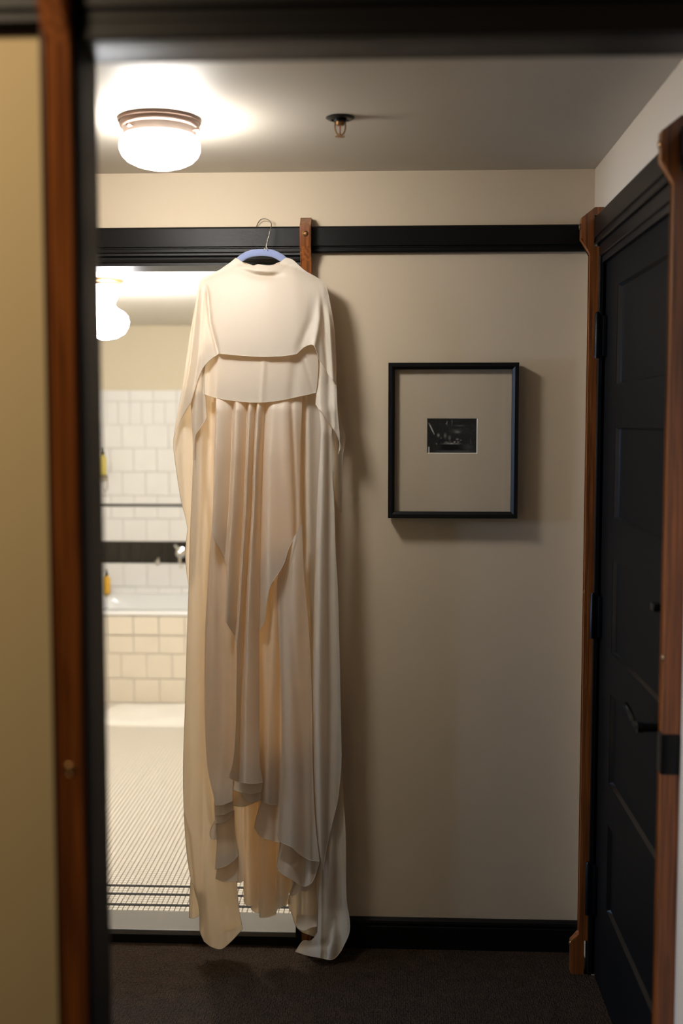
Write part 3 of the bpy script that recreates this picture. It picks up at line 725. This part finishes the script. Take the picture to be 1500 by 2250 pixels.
# ================================================================== THE GOWN
gown = empty('silk_gown', at(578, 600, Y=3.52), 'long ivory silk gown with cape hanging from the blue hanger', 'dress')
def interp(poly, y):
    a = np.array(poly, float); return np.interp(y, a[:, 0], a[:, 1])
def ridge(poly, wl, wr, amp, fade=None):
    def f(x, y):
        t = x-interp(poly, y); w = np.where(t < 0, wl, wr); h = amp*np.exp(-(t/w)**2)
        return h*(interp(fade, y) if fade else 1)
    return f
def step(poly, w, amp, fade=None):       # surface right of the line comes forward by amp
    def f(x, y):
        h = amp/(1+np.exp(-np.clip((x-interp(poly, y))/w, -30, 30)))
        return h*(interp(fade, y) if fade else 1)
    return f
def hcrease(poly, wu, wd, amp, xr, xf=8):   # poly as (x, y)
    a_ = np.array(poly, float)
    def f(x, y):
        t = y-np.interp(x, a_[:, 0], a_[:, 1]); w = np.where(t < 0, wu, wd)
        return amp*np.exp(-(t/w)**2)*(1/(1+np.exp(-(x-xr[0])/xf)))*(1/(1+np.exp((x-xr[1])/xf)))
    return f
def pleats(edges, amps, rise=.14, fade=None, p=1.6):
    """edges: left edge lines of successive pleats plus a closing line; each rises sharply at its left edge and rolls back"""
    def f(x, y):
        E = [interp(e, y) for e in edges]; h = np.zeros_like(x)
        for i, A in enumerate(amps):
            w = np.maximum(E[i+1]-E[i], 1.0); s = (x-E[i])/w; ins = (s >= 0) & (s < 1)
            up_ = np.sin(np.clip(s/rise, 0, 1)*math.pi/2); dn = np.clip((s-rise)/(1-rise), 0, 1)
            hh = up_*(1-dn**p); h = np.where(ins, A*hh, h)
        return h*(interp(fade, y) if fade else 1)
    return f
def ripple(seed, amp, wx=26., wy=260.):
    r = np.random.RandomState(seed); ph = r.rand(6)*6.28
    def f(x, y):
        return amp*(np.sin(x/wx*6.28+ph[0]+.8*np.sin(y/wy+ph[1]))+.6*np.sin(x/(wx*1.7)*6.28+ph[2]+y/(wy*.8))+.3*np.sin(x/(wx*.55)*6.28+ph[3]-y/wy*2))
    return f
def lin(pts):                # base offset by y
    return lambda x, y: interp(pts, y)
def inside(px_, py_, poly):
    c_ = np.zeros(px_.shape, bool); x, y = poly[:, 0], poly[:, 1]; n = len(poly); j = n-1
    for i in range(n):
        cond = ((y[i] > py_) != (y[j] > py_)) & (px_ < (x[j]-x[i])*(py_-y[i])/(y[j]-y[i]+1e-12)+x[i]); c_ ^= cond; j = i
    return c_
def fabric(name, curves, Y, items, hems=(), dx=2.2, dy=6.0, label=None, mat='silk'):
    """one cut of cloth: outline = joined curves, hanging about distance Y, shaped toward the room by the folds in items"""
    if name == 'under_hem': Y -= .012
    out = []
    hemlines = []
    for i, c_ in enumerate(curves):
        r = crv(c_, 3.0)
        if i in hems: hemlines.append(np.array(r))
        out += r[:-1]
    out = np.array(out)
    def depth(x, y):
        x = np.asarray(x, float); y = np.asarray(y, float); h = np.zeros_like(x)
        for f in items: h = h+f(x, y)
        if name == 'under_hem': h = h+.020*np.clip((y-out[:, 1].min())/(out[:, 1].max()-out[:, 1].min()), 0, 1)**2
        return Y-h
    gx_ = np.arange(out[:, 0].min(), out[:, 0].max(), dx); gy_ = np.arange(out[:, 1].min(), out[:, 1].max(), dy)
    X_, Y_ = np.meshgrid(gx_, gy_); X_[1::2] += dx/2; X_, Y_ = X_.ravel(), Y_.ravel()
    k = inside(X_, Y_, out); X_, Y_ = X_[k], Y_[k]
    # keep clear of outline
    d2 = np.full(X_.shape, 1e9)
    for s in range(0, len(out), 1):
        d2 = np.minimum(d2, (X_-out[s, 0])**2+(Y_-out[s, 1])**2)
    k = d2 > 1.6**2; X_, Y_ = X_[k], Y_[k]
    pts = [Vector((a, b_)) for a, b_ in out]+[Vector((a, b_)) for a, b_ in zip(X_, Y_)]
    n0 = len(out)
    rv, re, rf, *_ = delaunay_2d_cdt(pts, [(i, (i+1) % n0) for i in range(n0)], [], 1, 1e-4)
    vx = np.array([v.x for v in rv]); vy = np.array([v.y for v in rv]); D = depth(vx, vy)
    verts = [at(a, b_, Y=c_) for a, b_, c_ in zip(vx, vy, D)]
    bmx = bmesh.new(); bv = [bmx.verts.new(v) for v in verts]
    for f in rf:
        try: bmx.faces.new([bv[i] for i in f])
        except ValueError: pass
    for h in hemlines:
        hd = depth(h[:, 0], h[:, 1])
        tube(bmx, [at(a, b_, Y=c_-.0004) for (a, b_), c_ in zip(h, hd)], .00085, 5)
    o = link_bm(name, bmx, M[mat], gown, 'all')
    if label: o['label'] = label
    return o
fd = lambda *p: list(p)

# back of the gown, hanging behind everything
fabric('back_panel', [[(440, 618), (470, 602), (517, 574), (578, 588), (628, 574), (680, 603), (716, 628)], [(716, 628), (726, 760), (728, 900)], [(728, 900), (600, 915), (470, 890)], [(470, 890), (462, 800), (446, 720), (440, 618)]],
       3.546, [ripple(1, .003)], dx=5, dy=12)
# lower back skirt seen beneath the front hems
fabric('back_skirt', [[(526, 1640), (531, 1720), (533, 1800), (535, 1975)], [(535, 1975), (537, 1984), (545, 1991), (555, 1990)], [(555, 1990), (551, 1996), (560, 2004), (570, 2006)], [(570, 2006), (571, 2016), (590, 2015), (606, 2009)], [(606, 2009), (608, 2000), (613, 1995), (628, 1990)], [(628, 1990), (637, 1978), (634, 1964), (645, 1955)], [(645, 1955), (672, 1900), (684, 1800), (684, 1640)], [(684, 1640), (526, 1640)]],
       3.535, [pleats([[(1640, 530), (2016, 533)], [(1640, 566), (2016, 567)], [(1640, 610), (2016, 606)], [(1640, 650), (2016, 640)], [(1640, 700), (2016, 690)]], [.020, .022, .018, .015], .3), ], hems=(1, 2, 3, 4, 5))
fabric('backlight_screen', [[(534, 1640), (538, 1800), (541, 1960)], [(541, 1960), (560, 1972), (590, 1985), (615, 1965), (632, 1935)], [(632, 1935), (664, 1880), (678, 1800), (680, 1640)], [(680, 1640), (534, 1640)]], 3.550, [ripple(77, .003, 40)], dx=5, dy=10, mat='sheer')  # unseen sheet added to weaken bathroom light coming through the back skirt
fabric('backlight_screen', [[(462, 880), (466, 1300), (470, 1700)], [(470, 1700), (580, 1745), (684, 1700)], [(684, 1700), (700, 1300), (700, 880)], [(700, 880), (462, 880)]], 3.554, [ripple(78, .002, 40)], dx=6, dy=12, mat='sheer')  # unseen sheet added behind the skirt to spread the bathroom light evenly
# left wing of cape falling behind
fabric('cape_wing', [[(402, 850), (390, 910), (382, 959), (381, 982), (384, 1010), (396, 1090), (408, 1140), (412.5, 1160)], [(412.5, 1160), (409, 1190), (407, 1215), (409, 1250), (414, 1284)], [(414, 1284), (424, 1200), (432, 1000), (436, 850)], [(436, 850), (402, 850)]],
       3.532, [ridge(fd((850, 412), (1000, 402), (1284, 412)), 9, 9, .008), ridge(fd((850, 424), (1200, 420)), 3, 5, -.006)], hems=(0, 1))
# long left train
fabric('train_panel', [[(424, 940), (425, 1000), (418, 1170), (415, 1280), (411, 1400), (407, 1540), (403, 1660), (403, 1750), (408, 1850), (417, 1920), (428, 1960), (438, 2000), (439, 2044), (448, 2068)], [(448, 2068), (464, 2080), (486, 2085), (508, 2068), (533, 2041)],
       [(533, 2041), (526, 2005), (521, 1950), (521, 1880), (512, 1780), (508, 1500), (500, 1200), (492, 940)], [(492, 940), (490, 872)], [(490, 872), (455, 866), (434, 860)], [(434, 860), (424, 940)]],
       3.514, [lambda x, y: -.026/(1+np.exp(-np.clip((x-interp([(860, 452), (1000, 447), (1169, 462), (1300, 454), (1400, 450), (1540, 448), (1700, 452), (1800, 462), (1900, 500), (2085, 560)], y))/3.0, -30, 30))),
               ridge(fd((860, 438), (1169, 430), (1540, 420), (1800, 424), (1950, 450), (2085, 470)), 16, 22, .018),
               ridge(fd((1640, 402), (1783, 404), (1833, 419), (1950, 430), (2020, 440)), 2, 7, .007, fd((1700, 0), (1800, 1), (2040, 1))),
               ridge(fd((900, 463), (1169, 445), (1900, 446)), 6, 6, -.006),
               ridge(fd((1900, 475), (2000, 500), (2085, 505)), 12, 12, .012, fd((1880, 0), (1980, 1))),
               hcrease([(480, 2052), (530, 2035)], 6, 8, -.008, (485, 530), 5), ripple(4, .0006, 40)], hems=(0, 1, 2))
fabric('train_corner', [[(419, 1930), (416, 1985), (415.5, 2016)], [(415.5, 2016), (428, 2017), (442, 2009)], [(442, 2009), (446, 1960), (446, 1930)], [(446, 1930), (419, 1930)]], 3.532, [ridge(fd((1930, 424), (2016, 424)), 6, 8, .006)], hems=(0, 1))
# inner panel between skirt and right train
fabric('side_panel', [[(650, 850), (652, 1150), (664, 1300), (676, 1500), (684, 1700), (690, 1800)], [(690, 1800), (712, 1800)], [(712, 1800), (706, 1300), (712, 1000), (706, 850)], [(706, 850), (650, 850)]],
       3.516, [ridge(fd((850, 677), (1150, 679), (1500, 688)), 9, 12, .012), ridge(fd((850, 661), (1150, 663), (1800, 684)), 5, 5, -.010), ripple(9, .0005, 24)])
# left lower gore with trumpet hem
fabric('skirt_gore', [[(466, 1150), (464, 1172), (461, 1200), (455, 1300), (450, 1400), (449, 1540), (452, 1640), (458, 1700), (474, 1771)], [(474, 1771), (490, 1768), (511, 1760)], [(511, 1760), (510, 1740), (516, 1657), (524, 1540), (524, 1400), (505, 1235), (500, 1150)], [(500, 1150), (466, 1150)]],
       3.486, [step(fd((1205, 482), (1290, 480), (1440, 493), (1540, 492), (1657, 486), (1745, 477)), 2.5, .014, fd((1240, .2), (1400, 1))),
               ridge(fd((1150, 474), (1400, 470), (1600, 474), (1745, 474)), 16, 12, .010), ridge(fd((1150, 466), (1540, 451)), 4, 5, -.008), ripple(6, .0005, 22), lin([(1690, 0), (1771, .014)])], hems=(1,))
# right gores
fabric('skirt_gore', [[(640, 1185), (600, 1210), (560, 1240), (556, 1400), (556, 1600), (560, 1740), (571, 1759)], [(571, 1759), (584, 1765), (604, 1770)], [(604, 1770), (622, 1760), (628, 1600), (630, 1400), (640, 1185)]],
       3.492, [ridge(fd((1280, 604), (1440, 598), (1600, 592), (1760, 586)), 9, 16, .022), ridge(fd((1280, 618), (1770, 614)), 7, 7, -.008), ripple(12, .0004, 20)], hems=(1,))
fabric('skirt_gore', [[(663, 1148), (636, 1200), (624, 1236), (612, 1262), (608, 1300), (612, 1400), (618, 1540), (618.5, 1687), (615, 1789), (608, 1832)], [(608, 1832), (612, 1845), (620, 1852), (641, 1862), (655, 1875), (678, 1889), (702, 1893)], [(702, 1893), (692, 1800), (687, 1687), (685, 1540), (679, 1400), (668, 1264), (663, 1148)]],
       3.478, [ridge(fd((1150, 652), (1400, 640), (1600, 640), (1800, 640)), 20, 26, .020), ridge(fd((1250, 632), (1500, 650), (1700, 668)), 10, 9, -.004), ridge(fd((1300, 612), (1700, 619), (1832, 610)), 4, 6, .006), ridge(fd((1500, 683), (1800, 686)), 3, 6, -.003), ripple(15, .0004, 40),
               ridge(fd((1180, 650), (1290, 622)), 3, 2, .004, fd((1160, 0), (1200, 1), (1270, .6), (1320, 0))), lin([(1700, 0), (1890, .010)])], hems=(1,))
# main skirt front with pleats
EDG = [fd((850, 468), (1000, 464), (1169, 457), (1250, 454), (1740, 450)), fd((850, 514), (885, 512), (1000, 508), (1117, 503), (1200, 496), (1249, 493), (1364, 489), (1740, 474)),
       fd((850, 545), (885, 543.5), (1000, 540), (1120, 535), (1250, 527), (1350, 521), (1424, 514), (1540, 513), (1657, 508), (1715, 494)),
       fd((850, 564), (885, 562), (1000, 556), (1120, 552), (1176, 548), (1300, 540), (1470, 533), (1540, 529), (1720, 524)),
       fd((850, 585), (885, 583), (1000, 576), (1176, 571.5), (1381, 570.5), (1740, 590)), fd((850, 668), (1000, 661), (1176, 660), (1300, 664), (1740, 668))]
fabric('skirt_front', [[(474, 840), (474, 885), (472, 950), (470.5, 1000), (468, 1100), (464.5, 1169)], [(464.5, 1169), (473, 1190), (486, 1212), (499, 1245)], [(499, 1245), (497, 1300), (495, 1352), (496, 1366)], [(496, 1366), (507, 1384), (516, 1400), (520, 1424)],
       [(520, 1424), (519, 1540), (518, 1590), (514, 1657), (508, 1690), (500.5, 1707)], [(500.5, 1707), (514, 1714), (535, 1720), (558, 1722), (578, 1719)], [(578, 1719), (572, 1690), (570, 1657), (570, 1540), (569, 1384)],
       [(569, 1384), (575, 1378), (582, 1361), (586, 1323), (592, 1293), (597, 1281)], [(597, 1281), (614, 1256), (625, 1235), (636, 1202), (660, 1155)], [(660, 1155), (659, 1100), (659, 1000), (663, 900), (666, 840)], [(666, 840), (474, 840)]],
       3.492, [pleats(EDG, [.042, .050, .044, .046, .038], .24, fd((840, .1), (868, .2), (884, .5), (900, .75), (1000, 1), (1740, 1))),
               ridge(fd((850, 625), (1155, 640)), 12, 14, .006), ridge(fd((880, 640), (1100, 650)), 5, 5, -.005),
               lin([(850, .0), (900, .0), (1300, .012), (1600, .018), (1722, .030)]), ripple(20, .0003, 30)], hems=(1, 3, 5, 8), dx=1.1, dy=5)
# hems stacked beneath the centre fold
fabric('under_hem', [[(506, 1690), (511, 1722), (511, 1735)], [(511, 1735), (530, 1741), (552, 1745), (574, 1740)], [(574, 1740), (577, 1718), (574, 1690)], [(574, 1690), (506, 1690)]], 3.500, [ridge(fd((1690, 540), (1745, 538)), 22, 22, .016)], hems=(1,), dy=4)
fabric('under_hem', [[(520, 1700), (524, 1738), (530, 1748)], [(530, 1748), (545, 1761), (560, 1763), (573, 1757)], [(573, 1757), (573, 1700)], [(573, 1700), (520, 1700)]], 3.510, [ridge(fd((1700, 552), (1763, 552)), 16, 14, .014)], hems=(1,), dy=4)
fabric('under_hem', [[(500, 1710), (504, 1768)], [(504, 1768), (530, 1773), (556, 1765), (568, 1756)], [(568, 1756), (568, 1710)], [(568, 1710), (500, 1710)]], 3.520, [ridge(fd((1710, 530), (1773, 530)), 14, 14, .010)], hems=(1,), dy=4)
# hems stacked on the left
fabric('under_hem', [[(472, 1740), (474, 1792)], [(474, 1792), (492, 1790), (512, 1781)], [(512, 1781), (510, 1740)], [(510, 1740), (472, 1740)]], 3.506, [ridge(fd((1740, 492), (1790, 492)), 14, 14, .012)], hems=(1,), dy=4)
fabric('under_hem', [[(470, 1760), (472, 1809)], [(472, 1809), (490, 1808), (505, 1800), (513, 1786)], [(513, 1786), (513, 1750)], [(513, 1750), (470, 1760)]], 3.514, [ridge(fd((1750, 488), (1810, 488)), 14, 14, .010)], hems=(1,), dy=4)
fabric('under_hem', [[(478, 1790), (466, 1814), (460, 1830), (463, 1842)], [(463, 1842), (470, 1845), (479, 1838), (486, 1800)], [(486, 1800), (478, 1790)]], 3.521, [ridge(fd((1790, 476), (1845, 468)), 6, 6, .008)], hems=(0, 1), dy=4)
fabric('under_hem', [[(474, 1780), (476, 1840), (474, 1880), (472, 1910)], [(472, 1910), (492, 1905), (510, 1894), (524, 1880)], [(524, 1880), (520, 1858), (515, 1820), (514, 1780)], [(514, 1780), (474, 1780)]], 3.516, [ridge(fd((1780, 490), (1900, 494)), 16, 16, .012), ridge(fd((1780, 512), (1900, 520)), 5, 5, -.004)], hems=(1, 2), dy=5)
fabric('under_hem', [[(480, 1870), (476, 1905), (473, 1930)], [(473, 1930), (489, 1937), (505, 1938), (521, 1937)], [(521, 1937), (523, 1915), (524, 1880), (522, 1865)], [(522, 1865), (480, 1870)]], 3.524, [ridge(fd((1870, 496), (1937, 496)), 16, 16, .009)], hems=(1,), dy=4)
fabric('under_hem', [[(510, 1760), (516, 1860), (519, 1938)], [(519, 1938), (528, 1939), (537, 1934)], [(537, 1934), (534, 1840), (533, 1760)], [(533, 1760), (510, 1760)]], 3.538, [ridge(fd((1760, 522), (1938, 528)), 8, 8, .006)], hems=(1,), dy=5)
# flap under the right centre gore
fabric('under_hem', [[(580, 1735), (572, 1766), (563, 1795), (559, 1818)], [(559, 1818), (566, 1831), (577, 1841), (592, 1846), (614, 1852)], [(614, 1852), (622, 1790), (616, 1735)], [(616, 1735), (580, 1735)]], 3.512, [ridge(fd((1735, 592), (1850, 584)), 14, 18, .012), ridge(fd((1735, 606), (1850, 604)), 5, 5, -.006)], hems=(0, 1), dy=4)
# flap below right gore
fabric('under_hem', [[(618, 1835), (613, 1870), (608, 1900), (610, 1911)], [(610, 1911), (620, 1921), (636, 1930), (653, 1941), (668, 1948), (682, 1942), (691, 1928), (702, 1895)], [(702, 1895), (700, 1850), (690, 1835)], [(690, 1835), (618, 1835)]], 3.506,
       [ridge(fd((1835, 640), (1950, 628)), 20, 24, .018), ridge(fd((1835, 668), (1950, 664)), 7, 6, -.007), ridge(fd((1835, 684), (1950, 680)), 6, 8, .006), hcrease([(620, 1892), (640, 1900), (660, 1890)], 5, 7, -.004, (622, 655), 4)], hems=(0, 1), dy=4)
fabric('under_hem', [[(655, 1930), (646, 1948), (637, 1966)], [(637, 1966), (648, 1966), (662, 1957), (674, 1958), (690, 1946)], [(690, 1946), (695, 1925)], [(695, 1925), (655, 1930)]], 3.516, [ridge(fd((1925, 668), (1966, 655)), 10, 12, .009)], hems=(0, 1), dy=4)
fabric('back_skirt', [[(664, 1900), (650, 1930), (636, 1965), (634, 1992), (642, 2010)], [(642, 2010), (648, 2030), (656, 2042), (668, 2050), (694, 2059)], [(694, 2059), (704, 2040), (714, 1980), (716, 1880)], [(716, 1880), (664, 1900)]], 3.524,
       [ridge(fd((1900, 672), (2050, 674)), 10, 16, .010), ridge(fd((1900, 652), (2050, 650)), 5, 5, -.004), ridge(fd((1900, 662), (2050, 662)), 3, 3, .004)], hems=(0, 1))
fabric('under_hem', [[(652, 2010), (650, 2030), (654, 2040)], [(654, 2040), (668, 2045), (684, 2038), (696, 2036)], [(696, 2036), (698, 2010)], [(698, 2010), (652, 2010)]], 3.517, [ridge(fd((2010, 672), (2040, 672)), 14, 14, .006)], hems=(1,), dy=4)
# long right train: shaded rear layer, then front layer with trailing tip
fabric('train_panel', [[(716, 1560), (748, 1560), ], [(748, 1560), (750, 1657), (754, 1745), (759, 1833), (760, 1940), (762, 1985), (768, 2024), (766, 2053), (750, 2088)], [(750, 2088), (738, 2103), (725, 2109), (700, 2104), (674, 2099), (649, 2091)], [(649, 2091), (665, 2068), (683, 2067), (697, 2049)], [(697, 2049), (700, 1980), (700, 1900), (705, 1700), (716, 1560)]],
       3.500, [ridge(fd((1560, 730), (1900, 724), (2000, 716), (2109, 700)), 16, 14, .012), ridge(fd((1700, 742), (2000, 742), (2109, 744)), 8, 8, -.006), ridge(fd((1700, 757), (2109, 764)), 8, 8, .004), ridge(fd((1900, 706), (2050, 704)), 4, 4, .008),
               ridge(fd((2040, 736), (2109, 722)), 8, 14, .015, fd((2020, 0), (2075, 1))), hcrease([(650, 2082), (700, 2078), (730, 2070)], 8, 8, -.006, (650, 720), 8), lin([(1560, -.035), (1720, -.022), (1800, -.008), (1900, 0), (2000, 0), (2109, .035)])], hems=(1, 2, 3))
fabric('train_panel', [[(697, 872), (704, 940), (702, 1000), (697, 1088), (693, 1220), (689, 1352), (686, 1540), (686, 1640), (690, 1775), (702, 1871), (710, 1912)], [(710, 1912), (716, 1870), (724, 1833), (741, 1762), (748, 1700), (750, 1657)],
       [(750, 1657), (748, 1540), (743, 1323), (737, 1205), (734, 1103), (730, 1040), (728, 960), (735, 872)], [(735, 872), (697, 872)]],
       3.488, [lin([(872, -.025), (950, 0)]), ridge(fd((872, 710), (1000, 710), (1220, 704), (1540, 700), (1900, 705)), 9, 16, .018), ridge(fd((872, 722), (1220, 724), (1540, 727), (1800, 722)), 6, 8, -.005), ridge(fd((1200, 735), (1540, 741), (1760, 738)), 5, 8, .003), ripple(31, .0004, 26)], hems=(0, 1))
fabric('train_panel', [[(700, 1890), (706, 1905), (709, 1960), (704, 2010), (697, 2050)], [(697, 2050), (699, 2000), (695, 1940), (700, 1890)]], 3.494, [], hems=(0,), dy=4)
# right cape lower layers
fabric('cape_wing', [[(738, 860), (748, 925), (758, 955), (757, 980), (752, 1010), (751, 1088), (749, 1126)], [(749, 1126), (742, 1112), (735, 1094)], [(735, 1094), (730, 1030), (726, 940), (724, 860)], [(724, 860), (738, 860)]], 3.530, [ridge(fd((860, 735), (1000, 742), (1126, 744)), 6, 8, .008)], hems=(0, 1))
fabric('cape_fold', [[(694, 760), (699, 794), (697, 840), (693, 888)], [(693, 888), (708, 908), (724, 932), (738, 952), (746, 972), (747, 985), (743, 998)], [(743, 998), (746, 960), (741, 900), (739, 844), (734, 790)], [(734, 790), (694, 760)]],
       3.478, [lin([(760, -.044), (845, -.026), (900, 0)]), ridge(fd((760, 706), (888, 702), (1000, 735)), 7, 14, .012), ridge(fd((760, 724), (888, 722), (1000, 738)), 6, 6, -.005), ridge(fd((780, 733), (900, 734)), 4, 4, .004)], hems=(0, 1))
# left cape lower fold
fabric('cape_fold', [[(454, 780), (449, 815), (449, 850), (454, 918)], [(454, 918), (440, 940), (430, 955), (427.5, 976), (427, 1010)], [(427, 1010), (423, 960), (419.5, 900), (419, 870), (428, 830), (436, 780)], [(436, 780), (454, 780)]],
       3.492, [ridge(fd((780, 440), (870, 431), (1000, 428)), 7, 12, .014), ridge(fd((850, 446), (918, 448)), 4, 5, -.004)], hems=(0, 1))
# waist band
fabric('waist_overlay', [[(445, 750), (440, 812), (442, 845), (447, 866)], [(447, 866), (464, 871), (483, 876), (524, 882), (565, 884.5), (609, 881), (653, 872), (694, 863)], [(694, 863), (697, 840), (699, 800), (694, 750)], [(694, 750), (445, 750)]],
       3.500, [lambda x, y: .026*(1-np.clip(np.abs(x-572)/128, 0, 1)**2.2), ridge(fd((750, 582), (884, 574)), 4, 7, .0035), ridge(fd((750, 655), (884, 640)), 10, 14, -.004), ridge(fd((750, 462), (870, 458)), 8, 10, -.010), ridge(fd((750, 655), (870, 690)), 4, 6, -.002), lin([(750, 0), (884, .010)])], hems=(1,))
# cape front
def cape_round(x, y):
    c0 = 578.; half = np.interp(y, [565, 600, 640, 800, 960], [70, 120, 140, 160, 190])
    top = 572+48*(np.abs(x-576)/140)**1.6
    d = np.clip(y-top, 0, 400)
    r = np.clip(1-(np.abs(x-c0)/half)**2.6, 0, 1)**.6
    return -.010+.046*r*(1-np.exp(-d/60))+.014*(1-np.exp(-d/10))
fabric('cape', [[(438.5, 617), (446, 609), (460, 603.5), (489, 589), (505, 577), (517, 567)], [(517, 567), (526, 571), (536, 579), (550, 583), (559, 583.5), (566, 581), (578, 582.5), (592, 583.5), (606, 581), (614, 578)], [(614, 578), (621, 571), (628, 566)], [(628, 566), (637, 568), (646, 573), (660, 586), (671, 595), (697, 610), (712, 620), (717, 627)],
       [(717, 627), (724, 660), (732, 703), (736, 745), (738, 783), (739, 820), (738, 845)], [(738, 845), (724, 827), (710, 803), (701, 791), (697, 777), (691, 761)], [(691, 761), (686, 757), (678, 758), (665, 765), (651, 778)], [(651, 778), (624, 782), (580, 784), (524, 781), (480, 777)], [(480, 777), (462, 790), (446, 808), (436, 830), (427, 858), (419, 884), (407, 904), (392, 934), (382, 962)],
       [(382, 962), (389, 915), (398, 871), (408, 797), (419, 724), (432, 651), (436, 630), (438.5, 617)]],
       3.506, [cape_round,
               ridge(fd((620, 452), (642, 456), (709, 462), (780, 480)), 5, 4, -.015, fd((625, 0), (650, 1), (760, 1), (790, .6))),
               ridge(fd((640, 444), (709, 441), (800, 434), (960, 405)), 6, 6, .010, fd((620, 0), (660, 1))),
               ridge(fd((640, 436), (709, 427), (800, 418), (960, 392)), 3, 4, -.006, fd((620, 0), (660, 1))),
               ridge(fd((720, 446), (800, 444), (900, 420)), 4, 4, .004, fd((700, 0), (760, 1))),
               ridge(fd((620, 709), (700, 702), (760, 690)), 8, 7, .012, fd((610, 0), (680, .6), (760, 1), (845, 1))),
               ridge(fd((620, 704), (700, 710), (800, 718)), 6, 5, -.008, fd((625, 0), (680, 1))),
               ridge(fd((640, 690), (700, 684), (760, 660)), 10, 10, -.006, fd((640, 0), (720, 1))),
               ridge(fd((650, 722), (845, 732)), 6, 6, .012, fd((640, 0), (720, 1))),
               hcrease([(536, 596), (560, 603), (590, 606), (617, 606)], 5, 8, -.019, (548, 612), 9),
               hcrease([(598, 596), (620, 592), (640, 583), (660, 578)], 4, 7, -.010, (604, 634), 6),
               hcrease([(520, 584), (560, 594), (600, 596), (640, 588)], 5, 5, .010, (525, 640), 12),
               ripple(40, .0005, 60)], hems=(1, 5, 6, 7, 8), dx=2.0, dy=3.5, label='ivory cape with cowl neckline')
adopt(gown)
